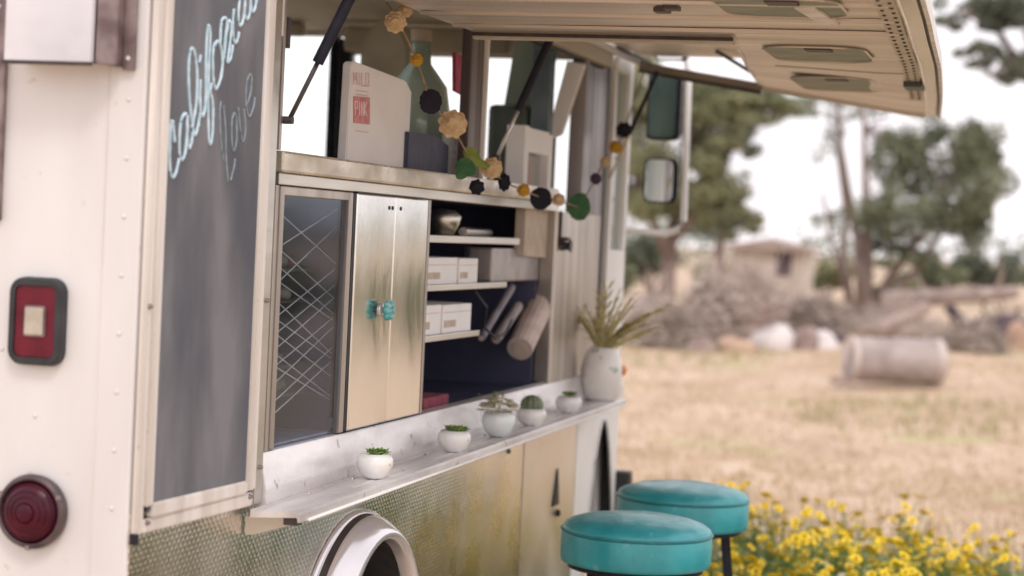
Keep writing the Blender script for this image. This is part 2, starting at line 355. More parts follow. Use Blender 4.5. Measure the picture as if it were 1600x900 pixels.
# roof, far side, underbody
bm = B()
for q in ((-2.1, -.02, .03, 1.2), (-2.1, -.02, 2.6, 3.88), (-2.1, -1.5, 1.2, 2.6), (-.4, -.02, 1.2, 2.6)): box(bm, *q, 2.56, 2.62)
part('roof', bm, CREAM); bm = B(); box(bm, -1.5, -.4, 1.2, 2.6, 2.59, 2.60); part('added_roof_skylight', bm, PANE)  # unseen skylight, added so daylight brightens the interior
bm = B(); box(bm, -2.1, -2.06, .03, 3.9, .32, 1.30); box(bm, -2.1, -2.06, .03, 3.9, 2.12, 2.56); box(bm, -2.1, -2.06, .03, .5, 1.30, 2.12); box(bm, -2.1, -2.06, 2.6, 2.8, 1.30, 2.12); box(bm, -2.1, -2.06, 3.8, 3.9, 1.30, 2.12); part('far_side_wall', bm, CREAM)
for ya_, yb_ in ((.5, 2.6), (2.8, 3.8)):
    bm = B(); box(bm, -2.085, -2.080, ya_, yb_, 1.30, 2.12); part('unseen_side_window', bm, PANE)  # windows out of view, added to let sky light into the truck
bm = B(); box(bm, -2.06, -.56, .031, 3.9, .36, .42); box(bm, -.56, -.03, 1.72, 3.3, .36, .42); part('floor_pan', bm, DARKM)
bm = B()
for q in ((-2.055, -.03, .04, 1.2), (-2.055, -.03, 2.6, 3.86), (-2.055, -1.5, 1.2, 2.6), (-.4, -.03, 1.2, 2.6)): box(bm, *q, 2.20, 2.235)
part('ceiling_lining', bm, CEIL)
# side wall above and around the serving opening
bm = B(); box(bm, -.03, 0, .002, .60, 1.86, 2.56, .002); box(bm, -.03, 0, .60, 3.9, 2.145, 2.56, .002); part('upper_side_wall', bm, CREAM)
# lower quilted skirt with wheel arch
YC, ZC, RA = 1.155, .471, .375
def lower_panel(name, y0, y1, ztop, zbot, yc, hole, m, n=60, x=0.0, th=.02):
    bm = B(); top, bot = [], []
    for i in range(n+1):
        y = y0+(y1-y0)*i/n; h = hole(y)
        top.append((x, y, ztop)); bot.append((x, y, min(ztop-.01, max(zbot, h))))
    for dx, flip in ((0, 0), (-th, 1)):
        tv = [bm.verts.new((p[0]+dx, p[1], p[2])) for p in top]; bv = [bm.verts.new((p[0]+dx, p[1], p[2])) for p in bot]
        for i in range(n):
            f = (bv[i], bv[i+1], tv[i+1], tv[i]); bm.faces.new(f[::-1] if flip else f)
        if not flip: keep = (tv, bv)
        else:
            for i in range(n): bm.faces.new((keep[1][i], bv[i], bv[i+1], keep[1][i+1])); bm.faces.new((keep[0][i+1], tv[i+1], tv[i], keep[0][i]))
            bm.faces.new((keep[0][0], tv[0], bv[0], keep[1][0])); bm.faces.new((keep[1][n], bv[n], tv[n], keep[0][n]))
    return part(name, bm, m)
circ = lambda y: ZC+math.sqrt(max(0, RA*RA-(y-YC)**2)) if abs(y-YC) < RA else -1
lower_panel('quilted_skirt', .004, 2.62, 1.002, .30, YC, circ, QUILT, 120)
lower_panel('smooth_skirt_panel', 2.632, 3.30, 1.002, .30, 0, lambda y: -1, mat('plain_skirt_steel', (.68, .61, .53), .34, .7, (.78, .71, .63), 3, bump=.08, bscale=5, rvar=.08), 8)
bm = B(); box(bm, -.02, -.004, 2.619, 2.633, .3, 1.0); part('skirt_joint', bm, DARKM)
# front quarter with the tall pointed wheel opening
YF = 3.70
def front_hole(y):
    t = (y-YF)/.225
    return .885-.42*abs(t)**1.75 if abs(t) < 1 else -1
lower_panel('front_quarter_panel', 3.31, 3.95, 1.045, .30, YF, front_hole, WHITE, 60, th=.003)
bm = B(); pts = [(.003, YF+.225*t, .885-.42*abs(t)**1.75) for t in [i/16-1 for i in range(33)]]
tube(bm, pts, .0035, 8); part('front_arch_lip', bm, WHITE, smooth=True)
# fuel flap slot
a = hit(0, .003, 868, 775); bm = B(); prism(bm, [(.001, a.y-.035, a.z-.03), (.001, a.y+.045, a.z-.03), (.001, a.y+.03, a.z+.03), (.001, a.y+.012, a.z+.085)], (.004, 0, 0)); ff = part('flap_recess', bm, BLACKP)
bm = B(); lathe(bm, (.004, a.y+.02, a.z-.055), [(.012, 0), (.012, .008), (.006, .012)], 16, 'X'); part('flap_lock', bm, BLACKP, ff, smooth=True)
a = hit(0, .002, 795, 705); bm = B(); lathe(bm, (.001, a.y, a.z), [(.008, 0), (.006, .005)], 12, 'X'); part('drain_screw', bm, DARKM)
# rear fender flare
def flare(prof, name, m, parent=None):
    bm = B(); rings = []
    for i in range(57):
        a = -.30+(PI+.60)*i/56; rings.append([bm.verts.new((x, YC+.040*t+(.402-.148*t)*math.cos(a), ZC+.080*t+(.402-.148*t)*math.sin(a))) for t, x in prof])
    for A, Bq in zip(rings, rings[1:]):
        for k in range(len(prof)-1): bm.faces.new((A[k], Bq[k], Bq[k+1], A[k+1]))
    bmesh.ops.recalc_face_normals(bm, faces=bm.faces)
    return part(name, bm, m, parent, smooth=True) if parent is None else obj(name, bm, m, parent, smooth=True)
fl = flare([(0, .001), (.0, .006), (.13, .008), (.17, .010), (.19, .024), (.24, .033), (.32, .040), (.45, .050), (.58, .060), (.70, .066), (.80, .068), (.90, .066), (.97, .060), (1.0, .054), (1.02, .044), (1.025, .030)], 'wheel_arch', CHROME)
flare([(1.026, .0295), (1.03, -.05), (.90, -.12), (.60, -.2), (.5, -.5)], 'arch_liner', BLACK, fl)
flare([(.150, .0098), (.170, .0125), (.186, .0245)], 'arch_groove', DARKM, fl)
def wheel(yc, x):
    bm = B(); lathe(bm, (x, yc, .36), [(.20, -.20), (.30, -.20), (.35, -.185), (.36, -.15), (.36, -.05), (.35, -.012), (.31, 0), (.205, -.004), (.20, -.02)], 48, 'X')
    wh = part('wheel', B() if 0 else bm, BLACK, smooth=True)
    bm = B(); lathe(bm, (x, yc, .36), [(.198, -.012), (.175, -.05), (.12, -.06), (.10, -.02), (.05, -.015), (.0, -.012)], 36, 'X'); part('rim', bm, BRUSH, wh, smooth=True)
    for k in range(6):
        a = k*PI/3; bm = B(); lathe(bm, (x-.055, yc+.145*math.cos(a), .36+.145*math.sin(a)), [(.012, 0), (.012, .02), (.005, .024)], 8, 'X'); part('wheel_nut', bm, DARKM, wh)
wheel(YC, -.11); wheel(YF, -.16)
bm = B(); box(bm, -.56, -.54, .04, 1.72, .42, .98); box(bm, -.54, -.0215, 1.70, 1.72, .36, .98); box(bm, -.54, -.03, .035, .055, .36, .98); box(bm, -.54, -.03, .055, 1.70, .985, .995); part('wheel_housing', bm, BLACK)
bm = B(); box(bm, -.54, -.0045, 3.3, 3.32, .42, .98); box(bm, -.54, -.0045, 3.93, 3.945, .42, .98); box(bm, -.56, -.54, 3.30, 3.94, .42, .98); box(bm, -.54, -.03, 3.32, 3.93, .97, .98); part('front_wheel_housing', bm, BLACK)
# chalkboard and frame (opens out slightly at its front edge)
def bx(y): return .002
def bpt(y, z, off=0): return (bx(y)+off, y, z)
def stile(name, ya, yb, za, zb, off0, off1, m=CREAM2, parent=None, bev=.003, za2=None, zb2=None):
    bm = B(); prism(bm, [bpt(ya, za, off0), bpt(yb, za if za2 is None else za2, off0), bpt(yb, zb if zb2 is None else zb2, off0), bpt(ya, zb, off0)], (off1-off0, 0, 0), bev); return part(name, bm, m, parent)
cb = stile('chalkboard', .052, .482, 1.000, 2.45, .001, .008, BOARD)
stile('board_frame_stile', .001, .029, .968, 2.5, -.001, .010, za2=.967); stile('board_frame_stile', .031, .0585, 1.012, 2.5, -.001, .014)
stile('board_frame_stile', .477, .514, .990, 2.5, -.001, .015); stile('board_frame_stile', .5155, .560, .958, 2.5, -.001, .010, BRUSH)
stile('board_frame_rail', .0295, .515, .967, .990, -.001, .010, za2=.958, zb2=.985); stile('board_frame_rail', .059, .4765, .991, 1.016, -.001, .014, za2=.986, zb2=1.010)
for y, z in ((.040, .985), (.495, .978), (.015, 1.35), (.54, 1.03), (.54, 1.35)):
    bm = B(); x_ = bx(y)+.010; lathe(bm, (x_, y, z), [(.005, 0), (.0035, .006)], 10, 'X'); part('frame_screw', bm, BEZEL)
bm = B(); box(bm, .002, .014, -.004, .010, .952, .970, .002); part('frame_hinge_pin', bm, BLACKP)
# handwriting: chalk strokes lying on the board
def stroke(bm, pts, wd):
    P = []
    for x, y in pts:
        P.append(hit(0, .0105, x, y))
    Q = []                                       # Catmull-Rom
    for i in range(len(P)-1):
        a, b, c_, d = P[max(i-1, 0)], P[i], P[i+1], P[min(i+2, len(P)-1)]
        for k in range(6):
            t = k/6; Q.append(.5*((2*b)+(c_-a)*t+(2*a-5*b+4*c_-d)*t*t+(3*b-a-3*c_+d)*t**3))
    Q.append(P[-1])
    tube(bm, Q, [wd*(.85+.3*random.random()) for _ in Q], 5)
W1 = [[(272, 222), (270, 196), (267, 190), (265, 215), (265, 262), (269, 277), (274, 270), (279, 248)],
      [(291, 178), (286, 180), (281, 196), (280, 236), (284, 250), (289, 235), (292, 200), (292, 180)], [(292, 182), (292, 214), (295, 231), (298, 224), (301, 206)],
      [(299, 200), (306, 160), (307, 110), (302, 78), (297, 80), (294, 110), (296, 160), (301, 200), (304, 211), (309, 196), (312, 176)],
      [(313, 124), (312, 160), (315, 181), (319, 172), (321, 150)], [(313, 86), (311, 98)],
      [(321, 168), (321, 100), (323, 52), (326, 40), (328, 60), (325, 120), (325, 190), (327, 224), (331, 212), (332, 165), (327, 142)],
      [(327, 142), (330, 130)], [(339, 64), (333, 75), (332, 105), (334, 132), (338, 138), (344, 122), (347, 96), (344, 72), (339, 64)],
      [(343, 70), (345, 36), (350, 28), (354, 34), (351, 64), (349, 92)], [(349, 88), (353, 52), (358, 32), (361, 44), (358, 74), (355, 97), (360, 90), (363, 70)],
      [(365, 14), (363, 40), (365, 62), (369, 66), (373, 50)], [(382, -8), (375, -2), (372, 20), (374, 40), (379, 32), (382, 8), (382, -8)],
      [(382, -6), (382, 20), (386, 30), (390, 18), (391, -6)], [(391, 4), (394, 18), (398, 12), (401, -8)], [(368, -8), (367, -2)]]
W2 = [[(345, 158), (343, 178), (345, 222), (349, 252)], [(349, 165), (352, 200), (353, 246), (356, 284)], [(366, 176), (362, 190), (362, 220), (365, 236), (369, 220), (369, 188), (366, 176)],
      [(372, 168), (375, 200), (379, 222), (383, 204), (381, 170)], [(384, 166), (390, 150), (393, 126), (390, 116), (385, 132), (384, 164), (389, 182), (395, 170), (398, 152)], [(360, 282), (365, 262), (367, 248)]]
bm = B()
for s in W1: stroke(bm, s, .0034)
part('chalk_word', bm, CHALK, cb, smooth=True)
bm = B()
for s in W2: stroke(bm, s, .0023)
part('faint_chalk_word', bm, CHALK2, cb, smooth=True)
# sill and fold-down shelf
bm = B(); prism(bm, [(-.03, .564, 1.054), (.002, .564, 1.052), (.019, .564, .985), (.0205, .564, .944), (-.002, .564, .944), (-.03, .564, .985)], (0, 3.356, 0), .0015); part('sill', bm, SHELFM)
ZS = .972
def zsh(y): return .959+.017*(y-.5)/2.95
pro = [(.0212, .001), (.030, -.003), (.045, 0), (.085, .001), (.090, -.0015), (.095, .001), (.121, .0), (.126, -.004), (.126, -.019), (.121, -.019), (.119, -.010), (.0212, -.014)]
ya, yb = .52, 3.45; bm = B()
A = [bm.verts.new((x, ya-.04-(x-.02)*.1, zsh(ya)+z-.004*(.126-x)/.1)) for x, z in pro]; Bv = [bm.verts.new((x, yb, zsh(yb)+z)) for x, z in pro]
for i in range(len(pro)): bm.faces.new((A[i], A[(i+1) % len(pro)], Bv[(i+1) % len(pro)], Bv[i]))
bm.faces.new(A); bm.faces.new(Bv); bmesh.ops.recalc_face_normals(bm, faces=bm.faces)
sh = part('fold_down_shelf', bm, SHELFM)
bm = B(); tube(bm, [(.1275, .51, zsh(.5)-.018), (.1275, yb, zsh(yb)-.018)], .0035, 8); part('shelf_edge_bead', bm, WHITE, sh, smooth=True)
bm = B(); prism(bm, [(.004, .50, .940), (.11, .50, .942), (.11, .50, .934), (.02, .50, .905), (.004, .50, .905)], (0, .012, 0)); part('shelf_bracket', bm, BRUSH, sh)
bm = B(); box(bm, .088, .117, .480, .505, .932, .947, .002); part('shelf_latch', bm, DARKM, sh)
for yy in (1.25, 2.0, 2.75, 3.4):
    bm = B(); prism(bm, [(.004, yy, zsh(yy)-.016), (.10, yy, zsh(yy)-.016), (.10, yy, zsh(yy)-.024), (.015, yy, zsh(yy)-.05), (.004, yy, zsh(yy)-.05)], (0, .01, 0)); part('shelf_bracket', bm, BRUSH, sh)
for i in range(11): 
    y = .72+i*.26; bm = B(); lathe(bm, (.048, y, zsh(y)+.002), [(.004, 0), (.002, .003)], 8); part('shelf_screw', bm, BEZEL, sh)
# counter
bm = B(); box(bm, -.60, .012, .598, 2.86, 1.598, 1.640, .005); ct = part('counter', bm, mat('worn_counter_steel', (.46, .40, .31), .34, .6, (.70, .63, .53), 14, (1, .5, 1), .1, 40, rvar=.1))
bm = B(); box(bm, -.025, .004, .60, 2.9, 1.574, 1.597, .002); part('counter_apron', bm, BRUSH)
# posts in the opening
bm = B(); box(bm, -.05, 0, .594, .612, 1.0535, 1.573, .001); box(bm, -.03, .002, .594, .606, 1.641, 2.144, .001); part('rear_jamb', bm, JAMB)
bm = B(); box(bm, -.035, -.008, 1.925, 2.045, 1.641, 2.064, .003); part('window_post', bm, BROWNM)
bm = B(); box(bm, -.010, .001, 2.047, 2.062, 1.641, 2.08, .001); part('window_post_trim', bm, WHITE)
bm = B()
for i in range(13):
    pass
# rounded stainless panel between shelves and cab door
bm = B(); out = [(-.05, 2.905), (-.008, 2.905), (0, 2.912), (.002, 3.10), (-.004, 3.22), (-.016, 3.32), (-.022, 3.42), (-.012, 3.50), (-.006, 3.53), (-.05, 3.53)]
prism(bm, [(x, y, 1.0535) for x, y in out], (0, 0, .52)); part('stainless_jamb_panel', bm, JAMB)
bm = B(); prism(bm, [(x, y, 1.5745) for x, y in [(-.05, 3.21)]+out[4:]], (0, 0, .545)); part('upper_jamb_column', bm, mat('aged_column_metal', (.12, .105, .11), .35, .6, (.30, .27, .26), 9, (1, 1.5, .08)))
bm = B(); box(bm, .001, .007, 2.926, 2.942, 1.47, 1.575, .001); box(bm, .003, .03, 2.92, 2.96, 1.485, 1.497, .002); lathe(bm, (.004, 2.955, 1.47), [(.016, 0), (.012, .02), (.02, .03)], 14, 'X'); part('side_latch', bm, DARKM)
bm = B(); box(bm, -.05, -.006, 3.535, 3.58, 1.0465, 2.12, .002); part('dark_door_gap', bm, BLACKP)
bm = B(); box(bm, -.05, .008, 3.60, 3.64, 1.0465, 2.11, .004); part('cab_door_post', bm, WHITE)
bm = B(); box(bm, -.045, -.004, 3.645, 3.95, 1.0465, 1.46, .003); box(bm, -.045, -.004, 3.90, 3.95, 1.46, 2.14, .004); box(bm, -.045, -.004, 3.645, 3.899, 2.07, 2.14, .003); cdoor = part('cab_door', bm, WHITE)
bm = B(); box(bm, -.026, -.022, 3.645, 3.899, 1.461, 2.069); part('door_glass', bm, PANE, cdoor)
# header and hinge rail
bm = B(); box(bm, -.04, .006, .607, 3.55, 2.080, 2.1445, .002); box(bm, -.012, .012, .607, 3.56, 2.064, 2.0795, .001); part('window_header', bm, CEIL)
bm = B(); box(bm, -.034, -.0125, .607, 3.55, 2.055, 2.0795, .001); part('header_seal', bm, BLACKP)
bm = B(); tube(bm, [(.022, .6, 2.118), (.022, 3.92, 2.118)], .013, 10); part('hinge_tube', bm, BRUSH, smooth=True)
# display case with dark wire lattice
bm = B(); ybg, yeg, z0, z1 = .614, 1.034, 1.056, 1.572
for a in ((-.012, .003, ybg, ybg+.020, z0, z1), (-.012, .004, yeg-.024, yeg, z0, z1), (-.012, .003, ybg+.020, yeg-.024, z1-.018, z1)): box(bm, *a, .002)
dc = part('display_case', bm, JAMB)
bm = B(); box(bm, -.006, -.003, ybg+.020, yeg-.024, z0+.002, z1-.018); part('case_glass', bm, DIRTG, dc)
bm = B(); box(bm, -.45, -.44, ybg, 2.2, z0, z1); box(bm, -.44, -.03, 1.036, 1.044, z0, z1); box(bm, -.44, -.012, ybg, 1.035, z0-.012, z0); part('case_lining', bm, NAVY, dc)
bm = B(); box(bm, -.020, -.014, ybg+.034, ybg+.042, z0, z1-.03); box(bm, -.020, -.014, ybg+.050, ybg+.054, z0, z1-.03); part('inner_door_stile', bm, DARKM, dc)
bm = B(); wy0, wy1 = ybg+.06, yeg-.024
for k in range(-4, 30):
    for sgn in (1, -1):
        if random.random() < .12: continue
        zc = z0+.02+k*.034+random.uniform(-.006, .006); dz = .105*sgn
        a_, b_ = Vector((-.022, wy0, zc)), Vector((-.022, wy1, zc+dz*random.uniform(.8, 1.2)))
        if min(a_.z, b_.z) < z0+.035 or max(a_.z, b_.z) > z1-.03: continue
        tube(bm, [a_, b_], .0014, 5)
tube(bm, [(-.022, wy0, z0+.05), (-.022, wy0, z1-.06)], .002, 5); part('wire_lattice', bm, mat('grey_wire', (.46, .46, .43), .5, .2, (.60, .60, .56), 20), dc, smooth=True)
bm = B(); prism(bm, [(-.014, ybg+.03, z0+.001), (-.014, yeg-.05, z0+.001), (-.25, yeg-.05, z0+.001), (-.25, ybg+.03, z0+.001)], (0, 0, .004)); part('case_floor', bm, mat('blue_grey_liner', (.16, .20, .28), .3, .3, (.30, .36, .44), 12), dc)
CS = mat('case_contents', (.16, .10, .09), .5, 0, (.26, .22, .16), 14, spots=((.35, .10, .09), 9, .6))
for k, z in enumerate((1.14, 1.20, 1.335, 1.40)):
    bm = B(); box(bm, -.30, -.06, .66, 1.02, z, z+.006, .001); part('case_tray', bm, DARKM, dc)
for k in range(16):
    z = random.choice((1.146, 1.206, 1.341, 1.406)); y, x_ = random.uniform(.72, 1.0), random.uniform(-.16, -.075); bm = B(); r_ = random.uniform(.018, .030)
    lathe(bm, (x_, y, z+.0005), [(r_*.8, 0), (r_, r_*.4), (r_*.8, r_*.9), (.001, r_*1.1)], 12); part('case_contents', bm, random.choice((CS, CS, mat('wine_red_item', (.16, .03, .05), .6), mat('sage_item', (.14, .17, .11), .7))), dc, smooth=True)
# cabinet doors
def cab(y0, y1):
    bm = B(); box(bm, -.012, .010, y0, y1, 1.058, 1.571, .003)
    return part('cabinet_door', bm, STEEL)
d1 = cab(1.047, 1.302); d2 = cab(1.308, 1.556)
for d, y in ((d1, 1.262), (d2, 1.345), (d1, 1.285)):
    bm = B(); lathe(bm, (.0105, y, 1.545), [(.0045, 0), (.0045, .0012)], 12, 'X'); part('vent_hole', bm, BLACKP, d)
bm = B(); box(bm, -.02, .004, 1.0365, 1.0465, 1.056, 1.572); box(bm, -.02, -.002, 1.303, 1.307, 1.056, 1.572); box(bm, -.02, .009, 1.5565, 1.562, 1.056, 1.572); box(bm, -.02, .008, 1.047, 1.5565, 1.5715, 1.5738); box(bm, -.02, .006, 1.047, 1.5565, 1.0545, 1.0575); part('cabinet_gap_shade', bm, BLACKP)  # black joint bars; strip under the apron is its shadow painted black
bm = B(); box(bm, -.03, .006, 1.563, 1.592, 1.056, 1.572, .002); part('cabinet_post', bm, JAMB)
kp = hit(0, .035, 611, 485)
bm = B(); lathe(bm, (.010, kp.y, kp.z), [(.016, 0), (.016, .003), (.006, .005), (.006, .016)], 20, 'X'); kn = part('door_knob', bm, CHROME, d2, smooth=True) if 0 else obj('door_knob', bm, CHROME, d2, smooth=True)
bm = B()
for k in range(6):
    a = k*PI/3; lathe(bm, (.030, kp.y+.016*math.cos(a), kp.z+.014*math.sin(a)), [(.0, -.010), (.008, -.007), (.0115, 0), (.008, .007), (0, .010)], 10, 'X')
lathe(bm, (.030, kp.y, kp.z), [(.0, -.008), (.006, -.005), (.0085, 0), (.006, .006), (0, .008)], 12, 'X'); obj('knob_flower', bm, TURQ, d2, smooth=True)
bm = B(); lathe(bm, (.014, 1.285, kp.z), [(.010, 0), (.010, .004), (.004, .006)], 14, 'X'); obj('door_catch', bm, DARKM, d1, smooth=True)
# shelf recess
bm = B()
box(bm, -.58, -.57, 1.57, 2.9, 1.04, 1.5975); box(bm, -.57, -.032, 1.572, 1.584, 1.04, 1.574); box(bm, -.57, -.055, 2.885, 2.9, 1.04, 1.5975); box(bm, -.57, -.032, 1.585, 2.884, 1.5745, 1.5775)
box(bm, -.57, -.032, 1.585, 2.884, 1.03, 1.04); part('shelf_recess', bm, NAVY)
def shelf(px, py, y1, th, m=BRUSH):
    p = hit(0, -.03, px, py); bm = B(); box(bm, -.30, -.03, 1.60, y1, p.z-th, p.z, .0015); part('storage_shelf', bm, m); return p.z
zs1 = shelf(690, 368, 2.58, .018); zs2 = shelf(690, 445, 2.46, .015); zs3 = shelf(690, 523, 2.2, .015)
G_BOX = 'white cartons on the storage shelves'
def carton(px0, px1, pz, h, label):
    p0, p1 = hit(0, -.045, px0, 430), hit(0, -.045, px1, 430)
    t = empty('carton', ((-.10), (p0.y+p1.y)/2, pz+.0005), label, 'carton', G_BOX)
    bm = B(); box(bm, -.17, -.045, p0.y, p1.y, pz+.0005, pz+h, .002); obj('carton_body', bm, PAPER, t)
    bm = B(); box(bm, -.0448, -.0441, p0.y+.012, p0.y+(p1.y-p0.y)*.45, pz+h*.2, pz+h*.45); obj('carton_sticker', bm, KRAFT, t)
    bm = B(); box(bm, -.0448, -.0438, p0.y+.01, p1.y-.01, pz+h*.72, pz+h*.74); obj('lid_edge', bm, KRAFT, t)
carton(664, 714, zs2, .068, 'wider white carton on the middle shelf, beside the steel cabinet')
carton(717, 746, zs2, .066, 'narrow white carton at the open end of the middle shelf')
carton(660, 692, zs3, .075, 'narrow white carton on the lowest shelf, beside the steel cabinet')
carton(695, 739, zs3, .073, 'wide white carton at the open end of the lowest shelf')
# things hanging in the recess
def slab(px, z_half, y_thick, m, x, name, parent): pass
p = [hit(0, -.03, *q) for q in ((822, 322), (866, 326), (864, 404), (818, 400))]
bm = B(); prism(bm, [v for v in p], (-.03, 0, 0), .001)
o = obj('paper_bag', bm, KRAFT, None, label='flat kraft paper bag hanging at the top right of the shelf recess', cat='paper bag')
def roll(a, b, r, m, label, name='paper_roll', x=-.05):
    A_, B_ = hit(0, x, *a), hit(0, x, *b); t = empty(name, tuple(min(A_, B_, key=lambda q: q.z)), label, name.replace('_', ' '))
    bm = B(); tube(bm, [A_, A_.lerp(B_, .97), B_], [r*.92, r, r*.9], 16); obj('paper_wrap', bm, m, t, smooth=False)
    bm = B(); A2 = A_.lerp(B_, -.015); tube(bm, [A2, A_.lerp(B_, -.001)], r*.55, 12); obj('core', bm, KRAFT, t)
roll((812, 545), (850, 462), .042, mat('pinkish_paper', (.55, .44, .40), .7, 0, (.68, .57, .52), 12, (1, 1, 3)), 'pale pinkish roll leaning diagonally at the front of the shelf recess')
roll((775, 530), (810, 478), .016, mat('grey_paper', (.30, .27, .30), .6, 0, (.42, .38, .38), 12), 'thin grey roll leaning behind the pinkish roll', x=-.09)
roll((752, 528), (800, 448), .012, mat('cool_grey_paper', (.18, .17, .22), .6, 0, (.28, .26, .30), 12), 'narrow dark grey tube leaning leftmost in the shelf recess', x=-.09)
bm = B(); q = hit(0, -.06, 800, 415); box(bm, -.12, -.05, q.y-.25, q.y+.28, q.z-.045, q.z+.05, .006); obj('serving_tin', bm, mat('dull_tin', (.28, .26, .27), .4, .5, (.42, .38, .37), 14), None, label='dull metal tin on the middle shelf, right of the cartons', cat='tin', base=True)
bm = B(); q = hit(0, -.04, 697, 340); lathe(bm, (-.08, q.y+.1, zs1), [(.03, 0), (.045, .03), (.05, .05), (.035, .065), (.0, .07)], 16); obj('steel_bowl', bm, BRUSH, None, smooth=True, label='upturned steel bowl on the top shelf beside the cabinet', cat='bowl', base=True)
q = hit(0, -.04, 672, 632); bm = B(); box(bm, -.10, -.036, q.y-.07, q.y+.15, 1.0405, 1.078, .004); obj('red_cloth', bm, mat('red_cloth', (.16, .02, .05), .9, 0, (.28, .06, .09), 30), None, label='folded dark red cloth in the bottom corner of the shelf recess', cat='cloth')
q = hit(0, -.10, 770, 400)
for k, (yy, rr, hh, mm, lb, cc) in enumerate(((.02, .030, .07, PAPER, 'short stack of white cups on the middle shelf between cartons and tin', 'cups'),)):
    bm = B()
    for i in range(6): lathe(bm, (-.16, q.y+yy, zs2+.001+i*.009), [(rr*.7, 0), (rr, .045), (rr*1.06, .047), (rr*.95, .045)], 16)
    obj('cup_stack', bm, mm, None, smooth=True, label=lb, cat=cc, base=True)
bm = B(); q = hit(0, -.05, 760, 372); tube(bm, [(-.06, q.y-.2, zs1+.012), (-.10, q.y+.2, zs1+.012)], .012, 12); obj('rolled_foil', bm, BRUSH, None, label='foil roll lying on the top shelf beside the bowl', cat='foil roll')
bm = B(); tube(bm, [hit(0, -.06, *q) for q in ((742, 455), (760, 480), (756, 510), (775, 530), (790, 520), (800, 500))], .004, 6); obj('cable', bm, BLACK, None, smooth=True, label='thin black cable looping down behind the leaning rolls', cat='cable')
# awning
Y0A, Y1A = .58, 3.90
def xo(y):
    pts = [(.5, 1.215), (1.0, 1.200), (1.4, 1.185), (2.0, 1.165), (3.0, 1.115), (3.9, 1.060)]
    for (a, xa), (b, xb) in zip(pts, pts[1:]):
        if y <= b: return xa+(xb-xa)*(y-a)/(b-a)
    return 1.06
YCUT = 1.50
def xcut(y): return .74-.28*(y-YCUT)/2.4
def za(x, y):
    f = min(1, max(0, (y-1.6)/2.3)); flat = 1.966+.13*max(0, (.12-x)/.12); lin = 1.966+.150*max(0, (1.0-x))
    return flat*(1-f)+lin*f
aw = part('awning', (lambda b: (tube(b, [(.0225, .58, 2.1185), (.0225, .6, 2.1185)], .014, 8), b)[1])(B()), BRUSH)
bm = B(); ny, nx_ = 48, 22
for lay in (0, 1):
    grid = []
    for j in range(ny+1):
        y = Y0A+(YCUT-Y0A)*j/14 if j <= 14 else YCUT+(Y1A-YCUT)*(j-14)/(ny-14); row = []
        for i in range(nx_+1):
            xe = xo(y)-.045; x = .03+(xcut(max(y, YCUT))-.03)*i/8 if i <= 8 else xcut(max(y, YCUT))+(xe-xcut(max(y, YCUT)))*(i-8)/(nx_-8)
            z = za(x, y)+lay*.03+.0018*math.sin(y*9+x*3)*(1-lay)
            if lay and i <= 8 and j >= 14: z = 2.105+.035*(y-YCUT)/2.4
            row.append(bm.verts.new((x, y, z)))
        grid.append(row)
    for j in range(ny):
        for i in range(nx_):
            if lay == 0 and j >= 14 and i < 8: continue
            f = (grid[j][i], grid[j][i+1], grid[j+1][i+1], grid[j+1][i]); bm.faces.new(f if lay else f[::-1])
bm.normal_update()
obj('awning_skin', bm, AWN, aw, smooth=True)
def across(name, y, x0, x1, wd, hg, m, drop=.0):     # rib lying across the awning
    bm = B(); n = 14
    for i in range(n):
        a, b = x0+(x1-x0)*i/n, x0+(x1-x0)*(i+1)/n
        bar(bm, (a, y, za(a, y)-drop), (b, y, za(b, y)-drop), wd, hg)
    return obj(name, bm, m, aw)
for ys in (.80, 1.06, 1.30):
    across('seam_strip', ys, .13, xo(ys)-.07, .026, .006, AWN, .004); across('seam_gap', ys+.017, .13, xo(ys)-.07, .007, .005, DARKM, .004)
across('edge_strip', 1.47, .13, xcut(1.5), .030, .022, CEIL, .006); across('edge_gap', 1.452, .13, xcut(1.5), .007, .008, DARKM, .007)
across('front_rail', 3.885, .03, .46, .036, .034, BROWNM2, .010); across('rail_flange', 3.862, .03, .46, .010, .010, DARKM, .026); across('front_edge', 3.892, .46, 1.01, .016, .016, AWN, .006)
across('skin_seam', 2.30, .72, xo(2.3)-.08, .004, .004, DARKM, .001)
bm = B(); bar(bm, (.03, 3.5, 2.13), (.07, 3.87, 2.11), .010, .010); obj('gap_brace', bm, DARKM, aw); bm = B(); bar(bm, (.36, 3.5, 2.125), (.44, 3.86, 2.08), .010, .010); obj('gap_brace', bm, DARKM, aw)
def along(name, fx, y0, y1, zoff, wd, hg, m, n=24, parent=aw):
    bm = B()
    for i in range(n):
        a, b = y0+(y1-y0)*i/n, y0+(y1-y0)*(i+1)/n
        bar(bm, (fx(a), a, za(fx(a), a)+zoff), (fx(b), b, za(fx(b), b)+zoff), wd, hg)
    return obj(name, bm, m, parent)
along('edge_channel', lambda y: xo(y)-.028, Y0A, Y1A, .002, .030, .020, BRUSH)
along('edge_groove', lambda y: xo(y)-.009, Y0A, Y1A, .006, .010, .014, DARKM)
along('edge_lip', lambda y: xo(y), Y0A, Y1A+.004, .004, .009, .034, CREAM2)
along('edge_bead', lambda y: xo(y)-.0445, Y0A, Y1A, -.006, .004, .010, CHROME)
along('rivet_strip', lambda y: xo(y)-.075, Y0A, 3.2, -.003, .040, .003, mat('strip_metal', (.50, .42, .35), .5, .6, (.64, .56, .48), 8))
nriv = 0; me_r = D.meshes.new('awning_rivet'); b_ = B(); lathe(b_, (0, 0, 0), [(.0045, 0), (.003, -.003)], 8); b_.to_mesh(me_r); b_.free(); me_r.materials.append(DARKM)
